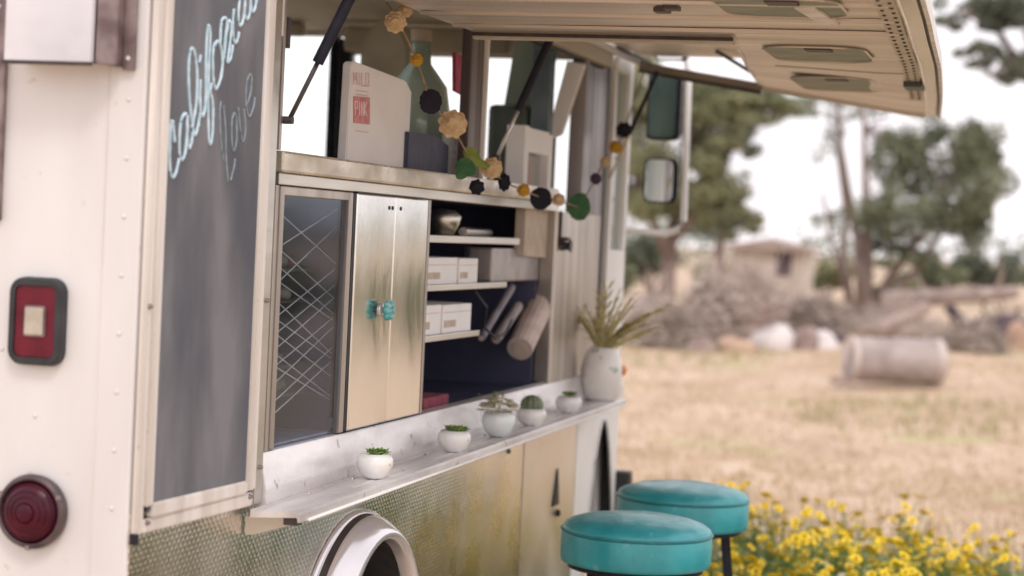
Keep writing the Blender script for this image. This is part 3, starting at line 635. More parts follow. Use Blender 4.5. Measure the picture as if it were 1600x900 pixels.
for i in range(64):
    y = .62+i*.04; o = D.objects.new('awning_rivet', me_r); COL.objects.link(o); o.parent = aw; x = xo(y)-.075+(.010 if i % 2 else -.010); o.location = Vector((x, y, za(x, y)-.0045))-wloc(aw)
# inner edge strip of the forward skin (Y > 2) and beam beside the gap
along('inner_edge_strip', lambda y: xcut(y)-.006, YCUT, 3.88, .045, .010, .09, CREAM2)
# slots
for (sx, sy) in ((.93, .83), (.895, 1.78), (.835, 2.80)):
    SL = .30 if sy < 1 else (.36 if sy < 2 else .46)
    bm = B(); prism(bm, [(x, y, za(sx, sy)-.0065) for x, y in rrect(sx, sy, .235, SL, .08)], (0, 0, .005))
    sl = obj('slot_shade_slab', bm, mat('slot_shadow_metal', (.22, .24, .19), .55, .5, (.32, .33, .26), 10), aw)  # flat dark slab; the shade of a sunken slot is put into its colour
    bm = B(); o_ = rrect(sx, sy, .240, SL+.01, .082); P = [(x, y, za(sx, sy)-.008) for x, y in o_]; tube(bm, P+[P[0]], .0025, 5); obj('slot_rim', bm, AWN, aw)
    bm = B(); box(bm, sx-.015, sx+.045, sy-SL/2+.01, sy-SL/2+.07, za(sx, sy)-.013, za(sx, sy)-.0075, .001); obj('slot_catch', bm, DARKM, aw)
a = hit(2, 1.962, 1432, 131); bm = B(); box(bm, a.x-.03, a.x+.02, a.y-.08, a.y+.06, 1.947, 1.963, .002); obj('edge_latch', bm, mat('green_grey_metal', (.07, .09, .08), .5, .4), aw)
a = hit(2, 1.966, 1280, 20); bm = B(); prism(bm, [(a.x-.03, a.y-.16, 1.955), (a.x+.01, a.y-.16, 1.955), (a.x+.03, a.y+.12, 1.955), (a.x-.01, a.y+.12, 1.955)], (0, 0, .008), .001); obj('brace_tab', bm, CREAM2, aw)
for (x, y) in ((1035, 12), (1050, 8)):
    a = hit(2, 1.962, x, y); bm = B(); box(bm, a.x-.015, a.x+.015, a.y-.02, a.y+.02, 1.952, 1.962, .002); obj('skin_clip', bm, DARKM, aw)
# gas struts
def strut(y, pb, frac=.52):
    a = Vector((.012, y, pb)); b = Vector((.155, y+.01, 2.055)); 
    if y < 1: b = Vector((.140, y, 1.968))
    m_ = a.lerp(b, frac)
    bm = B(); tube(bm, [m_, b], .0115, 12); s = part('gas_strut', bm, BLACKP, smooth=False)
    bm = B(); tube(bm, [a, m_], .0048, 10); obj('piston_rod', bm, DARKM if y < 1 else CHROME, s, smooth=True)
    bm = B(); tube(bm, [a+Vector((-.012, 0, 0)), a+Vector((.008, 0, 0))], .008, 10); obj('ball_joint', bm, DARKM, s)
    bm = B(); box(bm, .0, .185, y-.03, y+.05, b.z-.004, b.z+.030, .002); obj('strut_bracket', bm, BLACKP, s)
strut(.615, 1.70, .42); strut(2.14, 1.70, .36)
bm = B(); a, b = Vector((.012, 3.56, 1.70)), Vector((.155, 3.57, 2.06)); tube(bm, [a.lerp(b, .45), b], .007, 10); s = part('gas_strut', bm, BLACKP)
bm = B(); tube(bm, [a, a.lerp(b, .45)], .004, 8); obj('piston_rod', bm, TANF, s)
bm = B(); box(bm, -.004, .004, .6125, .625, 1.84, 1.90); part('jamb_catch', bm, DARKM)
# front face with windscreen
YW = 3.90
bm = B()
box(bm, -2.06, -.05, YW-.02, YW+.04, .40, 1.30); box(bm, -2.06, -.05, YW-.02, YW+.04, 2.185, 2.56); box(bm, -2.06, -1.98, YW-.02, YW+.04, 1.30, 2.185)
part('front_wall', bm, WHITE)
bm = B(); box(bm, -.125, -.05, YW-.03, YW+.03, 1.30, 2.184, .01); box(bm, -1.03, -.125, YW-.02, YW+.02, 2.12, 2.184, .004); part('windscreen_pillar', bm, CEIL)
bm = B(); box(bm, -1.115, -1.085, YW-.03, YW+.03, 1.30, 2.184, .008); box(bm, -1.082, -1.030, YW-.035, YW+.03, 1.30, 2.175, .012); box(bm, -1.11, -1.09, YW-.04, YW-.03, 1.93, 1.95, .002); part('windscreen_divider', bm, BLACKP)
for x0, x1, zt in ((-1.98, -1.116, 2.184), (-1.029, -.126, 2.119)):
    bm = B(); box(bm, x0, x1, YW, YW+.006, 1.30, zt); part('windscreen', bm, PANE)
bm = B(); prism(bm, [(-1.95, 3.40, 1.26), (-1.95, 3.86, 1.42), (-1.95, 3.86, 1.2), (-1.95, 3.40, 1.1)], (1.85, 0, 0), .01); part('dashboard', bm, DARKM)
# seat back with rounded top
c0 = hit(1, 3.3, 598, 150); bm = B(); n = 20; P = []
for k in range(n+1):
    a = PI*k/n; P.append((c0.x+.088*math.cos(a), 3.30, 2.05+.135*math.sin(a)))
P = [(c0.x+.088, 3.30, 1.3)]+P+[(c0.x-.088, 3.30, 1.3)]
prism(bm, P, (0, .09, 0), .012); part('cab_seat', bm, BEIGE, smooth=False)
# equipment and sun visor in the cab
a = hit(1, 3.1, 770, 200); b = hit(1, 3.1, 815, 200); bm = B(); box(bm, a.x-.02, b.x+.02, 3.1, 3.5, 1.642 if 0 else 1.3, hit(1, 3.1, 790, 163).z, .02); part('cab_cabinet', bm, mat('grey_green_enamel', (.07, .10, .09), .4, 0, (.13, .16, .14), 8))
a = hit(1, 3.6, 720, 30); bm = B(); box(bm, -.95, -.35, 3.55, 3.60, 2.10, 2.19, .02); box(bm, -1.9, -1.1, 3.55, 3.60, 2.15, 2.198, .015); part('sun_visor', bm, CEIL)
bm = B(); prism(bm, [(-.30, 3.2, 1.65), (-.14, 3.2, 1.65), (-.10, 3.2, 2.12), (-.24, 3.2, 2.12)], (0, .02, 0), .004); part('cab_partition', bm, mat('sea_glass_partition', (.30, .42, .37), .25, .2, (.55, .62, .58), 5, (1, 1, .4)))
bm = B(); a = hit(1, 3.15, 868, 210); b = hit(1, 3.15, 900, 100); prism(bm, [(a.x-.03, 3.15, a.z-.02), (a.x+.02, 3.15, a.z), (b.x+.03, 3.15, b.z), (b.x-.03, 3.15, b.z+.01)], (0, .02, 0), .003); part('glass_glint_strip', bm, PAPER)  # bright door-glass reflection put in as a white strip
bm = B(); q = hit(1, 3.1, 845, 140); box(bm, q.x-.03, q.x+.03, 3.1, 3.16, 1.7, 2.1, .004); part('cab_conduit', bm, mat('slate_blue', (.10, .15, .19), .4, 0, (.18, .24, .28), 9))
# bumper end and marker light
a = hit(1, 3.98, 976, 745); bm = B(); box(bm, a.x-.04, a.x+.022, 3.96, 4.02, a.z-.2, a.z+.02, .01); part('bumper_end', bm, BLACK)
a = hit(0, .012, 979, 578); bm = B(); lathe(bm, (-.004, a.y-.03, a.z), [(.020, 0), (.020, .012), (.012, .02), (.002, .023)], 16, 'X'); part('marker_light', bm, ORNG, smooth=True)
# side mirror
ym = 4.10
mA = hit(1, ym, 969, 358); mB = hit(1, ym, 1040, 366); mC = hit(1, ym, 1068, 345); mD = hit(1, ym, 1076, 120); mE = hit(1, ym, 1070, 60); mF = hit(1, ym, 968, 60)
mid = [mA, mB, mB.lerp(mC, .5)+Vector((.010, 0, -.008)), mC, mC.lerp(mD, .5), mD, mE, mE+Vector((-.03, 0, .02))]
bm = B(); tube(bm, [Vector((mA.x, 3.94, mA.z))]+mid+[Vector((mF.x, ym, mF.z)), Vector((mF.x, 3.94, mF.z))], .0125, 10); sm = part('side_mirror', bm, WHITE, smooth=True)
bm = B(); tube(bm, [Vector((mA.x, 3.96, mA.z+.003)), Vector((mA.x, 3.96, mA.z+.6))], .010, 8); obj('mirror_stay', bm, BRUSH, sm, smooth=True)
def mirror(px0, py0, px1, py1, y, r, face, nm):
    a, b = hit(1, y, px0, py1), hit(1, y, px1, py0); cx, cz, w_, h_ = (a.x+b.x)/2, (a.z+b.z)/2, b.x-a.x, b.z-a.z
    bm = B(); prism(bm, [(x, y, z) for x, z in rrect(cx, cz, w_, h_, r)], (0, .035, 0), .006); mh = obj(nm, bm, BLACKP, sm)
    bm = B(); prism(bm, [(x, y-.002, z) for x, z in rrect(cx-.004, cz, w_*.80, h_*.93, r*.8)], (0, .004, 0), .001); obj('mirror_face', bm, face, sm)
mirror(1008, 108, 1066, 218, ym-.02, .025, MIRG, 'mirror_housing'); mirror(1003, 248, 1060, 316, ym-.02, .028, MIRR, 'convex_mirror_housing')
mirror(1022, 62, 1076, 94, ym-.02, .018, MIRR, 'upper_mirror_housing')

# ================================================================ things on the counter
def onc(px, py, x): return hit(0, x, px, py)
# white printed bag
a, b = onc(541, 250, -.06), onc(633, 262, -.06); t = empty('takeaway_bag', ((-.09), (a.y+b.y)/2, 1.6405), 'white paper bag with faded red print standing on the counter', 'paper bag')
top = hit(0, -.06, 560, 97).z
bm = B(); prism(bm, [(-.06, a.y, 1.6405), (-.06, b.y+.02, 1.6405), (-.06, b.y+.025, top-.035), (-.06, b.y-.02, top-.012), (-.06, a.y+.03, top), (-.06, a.y+.01, top-.005)], (-.022, 0, 0), .003)
obj('bag_body', bm, PAPER, t)
def face_rect(x0, y0, x1, y1, m, nm, th=.001):
    P = [hit(0, -.0595, *q) for q in ((x0, y0), (x1, y0+(x1-x0)*.1), (x1, y1+(x1-x0)*.1), (x0, y1))]; bm = B(); prism(bm, [p+Vector((.0005, 0, 0)) for p in P], (th, 0, 0)); obj(nm, bm, m, t)
def letters(txt, x, y, h, wd, m, th=2.2):      # block capitals drawn with short bars
    G = {'M': [((0, 1), (0, 0)), ((0, 0), (.5, .6)), ((.5, .6), (1, 0)), ((1, 0), (1, 1))], 'I': [((.5, 0), (.5, 1))], 'L': [((0, 0), (0, 1)), ((0, 1), (1, 1))], 'O': [((0, 0), (1, 0)), ((1, 0), (1, 1)), ((1, 1), (0, 1)), ((0, 1), (0, 0))],
         'P': [((0, 1), (0, 0)), ((0, 0), (1, 0)), ((1, 0), (1, .5)), ((1, .5), (0, .5))], 'N': [((0, 1), (0, 0)), ((0, 0), (1, 1)), ((1, 1), (1, 0))], 'K': [((0, 0), (0, 1)), ((0, .5), (1, 0)), ((0, .5), (1, 1))]}
    bm = B()
    for i, ch in enumerate(txt):
        for p, q in G[ch]:
            A_, B_ = [hit(0, -.0575, x+i*wd*1.35+r[0]*wd, y+r[1]*h+i*wd*.12) for r in (p, q)]; tube(bm, [A_, B_], .0009*th, 4)
    obj('print', bm, m, t)
letters('MILO', 553, 113, 20, 4.6, PINKP, 1.5)
face_rect(552, 150, 577, 192, REDP, 'print_block'); letters('PINK', 555, 158, 22, 3.6, PAPER, .9)
bm = B()
for zz_ in (141, 147, 204):
    P = [hit(0, -.0575, 556, zz_), hit(0, -.0575, 576, zz_+3)]; tube(bm, P, .0008, 4)
obj('print_line', bm, PINKP, t)
# dark blue box
a, b = onc(636, 262, -.05), onc(700, 268, -.05); top = hit(0, -.05, 640, 206).z
bm = B(); prism(bm, [(-.05, a.y, 1.6405), (-.05, b.y, 1.6405), (-.05, b.y, top-.015), (-.05, (a.y*.3+b.y*.7), top+.004), (-.05, a.y, top)], (-.07, 0, 0), .003)
obj('slate_box', bm, mat('slate_blue_card', (.035, .042, .085), .6, 0, (.06, .07, .12), 20), None, label='small slate blue box on the counter beside the white paper bag', cat='box', base=True)
# green glass jug
j = hit(0, -.16, 672, 250); t = empty('glass_jug', (-.20, j.y, 1.6405), 'tall green glass jug standing behind the slate blue box', 'jug')
bm = B(); lathe(bm, (-.20, j.y, 1.6405), [(.06, 0), (.085, .02), (.088, .16), (.075, .24), (.03, .30), (.025, .36)], 24); obj('jug_glass', bm, GREENG, t, smooth=True)
bm = B(); lathe(bm, (-.20, j.y, 2.0), [(.028, 0), (.028, .03)], 16); obj('stopper', bm, KRAFT, t)
bm = B(); box(bm, -.115, -.108, j.y-.035, j.y+.035, 1.70, 1.80, .003); obj('jug_label', bm, PAPER, t)
# red card
a = hit(0, -.12, 718, 80); bm = B(); prism(bm, [hit(0, -.12, *q) for q in ((712, 82), (727, 90), (727, 150), (712, 142))], (-.01, 0, 0)); rc = obj('red_card', bm, REDC, None, label='raspberry red card hanging by the brown window post', cat='card')
# paper cups stack
a = hit(0, -.09, 700, 268); t = empty('cup_stack', (-.09, a.y+.03, 1.6405), 'stack of pale paper cups between the blue box and window post', 'cups')
bm = B()
for k in range(9): lathe(bm, (-.09, a.y+.03, 1.6405+k*.012), [(.024, 0), (.030, .05), (.032, .052), (.029, .050)], 16)
obj('cups', bm, PAPER, t)
# white napkin holder
a, b = hit(0, -.05, 814, 290), hit(0, -.05, 858, 296); top = hit(0, -.05, 820, 196).z
t = empty('napkin_holder', (-.07, (a.y+b.y)/2, 1.6405), 'white napkin dispenser with open front standing at the end of the counter', 'napkin holder')
bm = B(); box(bm, -.10, -.045, a.y, a.y+.05, 1.6405, top); box(bm, -.10, -.045, b.y-.05, b.y, 1.6405, top-.01); box(bm, -.10, -.045, a.y+.05, b.y-.05, top-.075, top-.004); obj('holder_shell', bm, PAPER, t)
bm = B(); box(bm, -.095, -.07, a.y+.055, b.y-.055, 1.6405, top-.08); obj('napkins', bm, mat('grey_napkins', (.34, .33, .31), .8, 0, (.48, .46, .44), 14, (1, 5, .2)), t)
bm = B(); box(bm, -.069, -.060, a.y+.08, a.y+.14, 1.6405, top-.10, .002); obj('sample_card', bm, mat('rose_card', (.50, .30, .27), .8), t)
# small jars by the edge of the counter under the garland
for px, r, m, lab in ((733, .018, DARKM, 'dark little jar at the counter edge, left of its glass neighbour'), (757, .014, CLEARC, 'clear little glass jar at the counter edge under the garland')):
    q = hit(0, -.03, px, 300); t = empty('jar', (-.03, q.y, 1.6405), lab, 'jar'); bm = B(); lathe(bm, (-.03, q.y, 1.6405), [(r, 0), (r*1.1, .01), (r*1.1, .035), (r*.8, .045)], 14); obj('jar_body', bm, m, t, smooth=True)
    bm = B(); lathe(bm, (-.03, q.y, 1.686), [(r*.85, 0), (r*.85, .008)], 14); obj('lid', bm, BRUSH, t)

# ================================================================ garland
gt = empty('garland', tuple(hit(0, .05, 620, 15)), 'string of felt flowers and leaves draped across the serving window', 'garland')
XG = .075
ctl = [(604, 4), (622, 32), (652, 94), (672, 158), (706, 196), (738, 255), (768, 268), (790, 285), (818, 298), (846, 309), (873, 314), (905, 324), (928, 284), (945, 250), (962, 229), (976, 202), (990, 160), (1008, 112)]
P = [hit(0, XG-.02 if i == 0 else XG, *c) for i, c in enumerate(ctl)]
bm = B(); tube(bm, P, .0025, 6); obj('twine', bm, TWINE, gt, smooth=True)
def felt(px, py, dpx, m, name, lobes=0, sq=1.0, th=.008, dx=0):
    c = hit(0, XG+.006+dx, px, py); r = dpx/2/FPX*((c-CAM).dot(FW)); bm = B(); n = 44
    V = (CAM-c).normalized(); tilt = Vector((V.x, V.y, V.z+random.uniform(-.3, .1))).normalized(); tilt = (tilt+Vector((0, 0, 0))).normalized()
    u, v = frame_of(tilt); ang = random.random()*6; layers = 3 if lobes else 1
    for l in range(layers):
        rr = r*(1-.27*l); pts = []
        for k in range(n):
            a = 2*PI*k/n; q = rr*(1+(.07*math.cos((lobes+3)*a+l*1.1) if lobes else 0)+random.uniform(-.05, .05)); pts.append(c+tilt*(l*th*.9)+u*q*math.cos(a+ang)*sq+v*q*math.sin(a+ang))
        prism(bm, pts, tilt*th*.8)
    obj(name, bm, m, gt)
felt(618, 34, 34, TANF, 'felt_flower', 6); felt(634, 16, 22, TANF, 'felt_flower', 5); felt(651, 93, 20, MUST, 'felt_flower', 5); felt(673, 158, 40, BLKF, 'felt_disc', 0, .88)
felt(708, 194, 44, TANF, 'felt_flower', 6); felt(768, 262, 34, TANF, 'felt_flower', 6); felt(788, 285, 28, BLKF, 'felt_flower', 5, .7); felt(818, 297, 20, MUST, 'felt_flower', 5)
felt(845, 310, 36, BLKF, 'felt_disc', 0, .95); felt(873, 312, 20, TANF, 'felt_flower', 5); felt(905, 323, 44, GRNF, 'felt_leaf_disc', 0, .8); felt(931, 279, 18, PURF, 'felt_flower', 5)
felt(946, 252, 16, TANF, 'felt_flower', 5); felt(962, 229, 20, MUST, 'felt_flower', 5); felt(975, 203, 25, BLKF, 'felt_flower', 5); felt(745, 292, 24, BLKF, 'felt_flower', 4)
def leafshape(px, py, L_, W_, ang, m):
    c = hit(0, XG, px, py); s = (c-CAM).dot(FW)/FPX; bm = B(); pts = []
    for k in range(16):
        a = 2*PI*k/16; x_, y_ = L_/2*math.cos(a), W_/2*math.sin(a)*(1-.25*math.cos(a)); X_, Y_ = x_*math.cos(ang)-y_*math.sin(ang), x_*math.sin(ang)+y_*math.cos(ang)
        pts.append(c+RT*X_*s+UP*Y_*s+Vector((0, 0, 0)))
    prism(bm, pts, Vector((.004, -.002, 0))); obj('felt_leaf', bm, m, gt)
leafshape(728, 262, 34, 26, -.6, GRNF); leafshape(738, 246, 38, 20, -.9, LEAFY); leafshape(752, 256, 26, 12, -.4, LEAFY); leafshape(722, 272, 22, 14, .4, GRNF)

# ================================================================ pots on the shelf
def bowl(bm, c, r, h, n=28):
    lathe(bm, c, [(r*.45, 0), (r*.52, .002), (r*.82, h*.22), (r, h*.55), (r*.97, h*.8), (r*.80, h), (r*.74, h*.99), (r*.74, h*.9), (0.001, h*.88)], n)
def rosette(bm, c, r, n, tall, wide=.33):
    for k in range(n):
        a = k*2.4; q = r*(1-.75*k/n)*(.9+.2*random.random()); el = .25+1.1*k/n; d = Vector((math.cos(a)*math.cos(el), math.sin(a)*math.cos(el), math.sin(el)*tall)); s = Vector((-math.sin(a), math.cos(a), 0))
        b0 = c; m1 = c+d*q*.55; e = c+d*q
        v = [bm.verts.new(x) for x in (b0, m1+s*q*wide, e, m1-s*q*wide, m1+Vector((0, 0, q*.14)))]
        for f in ((0, 1, 4), (1, 2, 4), (2, 3, 4), (3, 0, 4)): bm.faces.new([v[i] for i in f])
GP = 'small planted pots on the fold-down shelf'
potinfo = [((585, 745), .040, .054, 'leafy', PORC, 'small white bowl with green succulent, nearest pot on the shelf'),
           ((709, 703), .041, .052, 'leafy', PORC, 'small white bowl with flat green succulent, second from the rear of the truck'),
           ((778, 684), .044, .066, 'flowers', PORCB, 'pale blue bowl overflowing with cream flowers'),
           ((830, 660), .042, .048, 'cactus', PORC, 'white bowl with round ribbed cactus beside the cream flowers'),
           ((888, 641), .040, .050, 'sprig', PORC, 'white bowl with thin green sprig next to the tall vase')]
for (px, py), r, h, kind, m, lab in potinfo:
    c = hit(0, .080, px, py-6); c.z = zsh(c.y)+.0005; t = empty('planted_pot', tuple(c), lab, 'plant pot', GP)
    bm = B(); bowl(bm, c, r, h); obj('bowl', bm, m, t, smooth=True)
    bm = B(); lathe(bm, c+Vector((0, 0, h*.86)), [(r*.74, 0), (r*.5, .004), (.001, .006)], 20); obj('soil', bm, DARKM, t)
    bm = B(); tp = c+Vector((0, 0, h*.9))
    if kind == 'leafy':
        for q in range(5): rosette(bm, tp+Vector((random.uniform(-.5, .5)*r, random.uniform(-.5, .5)*r, .003)), r*.66, 14, 1.25)
        obj('succulent', bm, SUCC, t)
    elif kind == 'flowers':
        for q in range(60):
            a, b_ = random.uniform(0, 2*PI), random.uniform(0, 1)**.5; pp = tp+Vector((math.cos(a)*b_*r*1.25, math.sin(a)*b_*r*1.25, .002+.036*(1-b_*b_)+random.uniform(0, .006))); rosette(bm, pp, .015, 10, .9, .75)
        obj('cream_flowers', bm, PETALW, t)
        bm = B()
        for q in range(14): pp = tp+Vector((random.gauss(-.01, .014), random.gauss(0, .016), .03+random.uniform(0, .022))); rosette(bm, pp, .011, 6, 1.0)
        for q in range(5): a = random.uniform(0, 6); tube(bm, [tp, tp+Vector((math.cos(a)*.02-.01, math.sin(a)*.02, .05))], .0008, 4)
        obj('green_sprig', bm, SUCC, t)
    elif kind == 'cactus':
        cc = tp+Vector((0, 0, .012)); R_ = .030; n = 48; rings = []
        for i in range(11):
            ph = -PI/2+PI*i/10; rings.append([bm.verts.new(cc+Vector((math.cos(2*PI*k/n)*R_*math.cos(ph)*(1+.10*math.cos(12*2*PI*k/n)), math.sin(2*PI*k/n)*R_*math.cos(ph)*(1+.10*math.cos(12*2*PI*k/n)), R_*math.sin(ph)))) for k in range(n)])
        for A_, B_ in zip(rings, rings[1:]):
            for k in range(n): bm.faces.new((A_[k], A_[(k+1) % n], B_[(k+1) % n], B_[k]))
        obj('cactus', bm, CACT, t, smooth=True)
        bm = B()
        for k in range(12):
            for i in range(2, 9):
                ph = -PI/2+PI*i/10; a = 2*PI*k/12; d = Vector((math.cos(a)*math.cos(ph), math.sin(a)*math.cos(ph), math.sin(ph))); p_ = cc+d*R_*1.08
                for q in range(2): tube(bm, [p_, p_+(d+Vector((random.uniform(-.6, .6), random.uniform(-.6, .6), random.uniform(-.6, .6))))*.006], .0004, 3, False)
        obj('spines', bm, PETALW, t)
    else:
        for q in range(4): rosette(bm, tp+Vector((random.uniform(-.4, .4)*r, random.uniform(-.4, .4)*r, .006)), r*.6, 12, 1.4)
        obj('sprig', bm, SUCC, t)
# tall speckled vase with fronds
c = hit(0, .062, 938, 622); c.z = zsh(c.y)+.0005; t = empty('vase', tuple(c), 'tall speckled white vase of olive fronds at the far end of the shelf', 'vase')
bm = B(); lathe(bm, c, [(.045, 0), (.056, .006), (.066, .06), (.068, .10), (.060, .14), (.046, .165), (.040, .172), (.037, .170), (.040, .15), (.001, .12)], 36); obj('vase_body', bm, SPECK, t, smooth=True)
bm = B()
def frond(base, d, L_, w_):
    pts = []; p_ = base.copy(); dd = d.normalized()
    for k in range(7):
        pts.append(p_.copy()); p_ += dd*L_/6; dd = (dd+Vector((dd.x*.10, dd.y*.10, -.04))).normalized()
    tube(bm, pts, [w_*.25*(1-.1*k) for k in range(7)], 4)
    s = dd.cross(Vector((0, 0, 1))).normalized()
    for k in range(1, 7):
        for sg in (1, -1):
            a = pts[k]; e = a+(dd*.8+s*sg*.5+Vector((0, 0, random.uniform(-.1, .2)))).normalized()*L_*.22; m_ = a.lerp(e, .5)+Vector((0, 0, .002))
            v = [bm.verts.new(x) for x in (a, m_+dd*w_*.35, e, m_-dd*w_*.35)]; bm.faces.new(v)
tp = c+Vector((0, 0, .155))
for q in ((985, 490), (1010, 478), (1000, 505), (960, 470), (948, 462), (968, 500), (935, 500), (912, 478), (903, 470), (930, 512), (975, 468), (920, 495), (1016, 470), (955, 500)):
    e = hit(1, c.y+random.uniform(-.06, .06), *q); frond(tp+Vector((random.uniform(-.02, .02), random.uniform(-.02, .02), 0)), e-tp, (e-tp).length*1.1, .030)
    e = e+Vector((random.uniform(-.03, .03), random.uniform(-.04, .04), random.uniform(-.03, .02))); frond(tp, e-tp, (e-tp).length, .026)
obj('fronds', bm, FROND, t)
for q in range(14):
    bm = B(); e = hit(1, c.y-.02, random.uniform(928, 955), random.uniform(492, 538)); rosette(bm, e, .011, 9, .9, .7); obj('white_bloom', bm, PETALW, t)

# ================================================================ stools
def stool(c, r, label, rot=0):
    t = empty('bar_stool', (c[0], c[1], 0), label, 'bar stool', 'teal round bar stools beside the truck'); x, y = c[0], c[1]; zs = c[2]
    bm = B(); lathe(bm, (x, y, zs), [(r*.93, -.080), (r*.985, -.077), (r, -.068), (r*1.004, -.04), (r, -.006), (r*.992, 0)], 72); seat = obj('seat', bm, TEAL, t, smooth=True)
    bm = B(); lathe(bm, (x, y, zs), [(r*.992, .001), (r*.996, .004), (r*.975, .014), (r*.90, .024), (r*.75, .034), (r*.5, .041), (r*.2, .044), (0.002, .0445)], 72)
    for v in bm.verts:
        dd = math.hypot(v.co.x-x, v.co.y-y)
        if r*.6 < dd < r*.99: v.co.z += .0018*math.sin(23*math.atan2(v.co.y-y, v.co.x-x)+3*math.sin(5*math.atan2(v.co.y-y, v.co.x-x)+rot))*(dd/r-.6)*2
        if dd < r*.97: v.co.z += .0009*math.sin(5*math.atan2(v.co.y-y, v.co.x-x)+rot)*dd/r+.0006*math.sin(v.co.x*30+rot)
    obj('cushion_top', bm, TEAL, seat, smooth=True)
    bm = B(); P = [(x+r*1.002*math.cos(2*PI*k/64), y+r*1.002*math.sin(2*PI*k/64), zs+.0015) for k in range(65)]; tube(bm, P, .0032, 6, False); obj('piping', bm, TEALD, seat, smooth=True)
    bm = B(); lathe(bm, (x, y, zs-.10), [(r*.7, .004), (r*.9, .008), (r*.9, .018)], 40); obj('base_plate', bm, BLACKP, t)
    feet = []
    for k in range(4):
        a = PI/4+k*PI/2+rot; d = Vector((math.cos(a), math.sin(a), 0)); p0 = Vector((x, y, zs-.098))+d*r*.66; p1 = Vector((x, y, .0))+d*r*1.08
        bm = B(); bar(bm, p1, p0, .026, .026, d); obj('leg', bm, BLACKP, t); feet.append((p0, p1))
    for zf in (.24, .42):
        for k in range(4):
            A_, B_ = [f[1].lerp(f[0], zf/(zs-.098)) for f in (feet[k], feet[(k+1) % 4])]; bm = B(); tube(bm, [A_, B_], .008, 8); obj('footrest_bar', bm, BLACKP, t, smooth=True)
a = hit(2, .765, 995, 831); stool((a.x, a.y, .765), .190, 'front teal vinyl bar stool with black legs, nearest the camera', .35)
a = hit(2, .765, 1067, 778); stool((a.x, a.y, .765), .190, 'rear teal vinyl bar stool partly hidden behind the front stool', 1.0)

# ================================================================ yellow flowers
YEL = mat('yellow_petal', (.88, .62, .015), .6, 0, (.95, .76, .03), 30); YCEN = mat('flower_centre', (.40, .20, .01), .8); STEM = mat('stem_green', (.13, .22, .07), .7, 0, (.27, .37, .14), 12)
def flower_mesh(r, col, nm):
    bm = B(); n = 9
    for l in range(2):
        for k in range(n):
            a = 2*PI*k/n+l*.3; d = Vector((math.cos(a), math.sin(a), .15+.35*l)); s = Vector((-math.sin(a), math.cos(a), 0)); q = r*(1-.25*l)
            v = [bm.verts.new(p) for p in (d*q*.15, d*q*.7+s*q*.26, d*q, d*q*.7-s*q*.26)]; bm.faces.new(v)
    mi = len(bm.faces); lathe(bm, (0, 0, .002), [(r*.28, 0), (r*.24, r*.18), (r*.05, r*.26)], 8)
    me = D.meshes.new(nm); bm.to_mesh(me); bm.free(); me.materials.append(col); me.materials.append(YCEN)
    for i, p in enumerate(me.polygons): p.material_index = 1 if i >= mi else 0
    return me
fm = [flower_mesh(.026, YEL, 'yellow_flower'), flower_mesh(.020, YEL, 'yellow_flower'), flower_mesh(.015, PETALW, 'white_flower')]
def plant_proto(h, nf, kind):
    t = empty('flowering_plant', (0, 0, 0)); vs, fs = [], []; tips = []
    for s in range(nf+3):
        a = random.uniform(0, 2*PI); rr = random.uniform(.03, .13); hh = h*random.uniform(.72, 1.0) if s < nf else h*random.uniform(.4, .8)
        b0 = Vector((random.gauss(0, .025), random.gauss(0, .025), 0)); e = Vector((math.cos(a)*rr, math.sin(a)*rr, hh)); w_ = .0025
        for ax in (Vector((w_, 0, 0)), Vector((0, w_, 0))):
            i = len(vs); m_ = b0.lerp(e, .5)+Vector((0, 0, .03)); vs += [b0-ax, b0+ax, m_+ax, m_-ax, e+ax*.5, e-ax*.5]; fs += [(i, i+1, i+2, i+3), (i+3, i+2, i+4, i+5)]
        if s < nf: tips.append(e)
        for q in range(22):
            f = random.uniform(.08, .97); p = b0.lerp(e, f); a2 = random.uniform(0, 2*PI); L_ = random.uniform(.03, .065)*(1.25-.6*f); d = Vector((math.cos(a2), math.sin(a2), random.uniform(.1, .9))).normalized(); sd_ = d.cross(Vector((0, 0, 1))).normalized()*L_*.13
            i = len(vs); m_ = p+d*L_*.5; vs += [p, m_+sd_, p+d*L_+Vector((0, 0, -.006)), m_-sd_]; fs.append((i, i+1, i+2, i+3))
    raw('foliage', vs, fs, STEM, t)
    for e in tips:
        me = fm[2] if kind == 2 else fm[random.random() < .35]; o = D.objects.new('flower', me); COL.objects.link(o); o.parent = t; o.location = e; o.rotation_euler = (random.uniform(-.7, .7), random.uniform(-.7, .7), random.uniform(0, 6)); s_ = random.uniform(.8, 1.25); o.scale = (s_, s_, s_)
    return t
protos = [plant_proto(.46, 6, 0), plant_proto(.41, 5, 0), plant_proto(.50, 7, 0), plant_proto(.40, 5, 2)]
def put_plant(pi, x, y, s, rz):
    o = protos[pi] if not put_plant.used[pi] else copy_tree(protos[pi]); put_plant.used[pi] = True
    o.location = (x, y, 0); o.rotation_euler.z = rz; o.scale = (s, s, s); o['category'] = 'flower plant'
    if pi == 3: o['label'] = 'white-flowered plant growing among the yellow flowers right of the stools'; o['group'] = 'white flowering plants in the bed'
    else: o['label'] = 'yellow daisy-like flowering plant in the bed right of the teal stools'; o['group'] = 'yellow flowering plants in the bed'
put_plant.used = [False]*4
cnt = 0
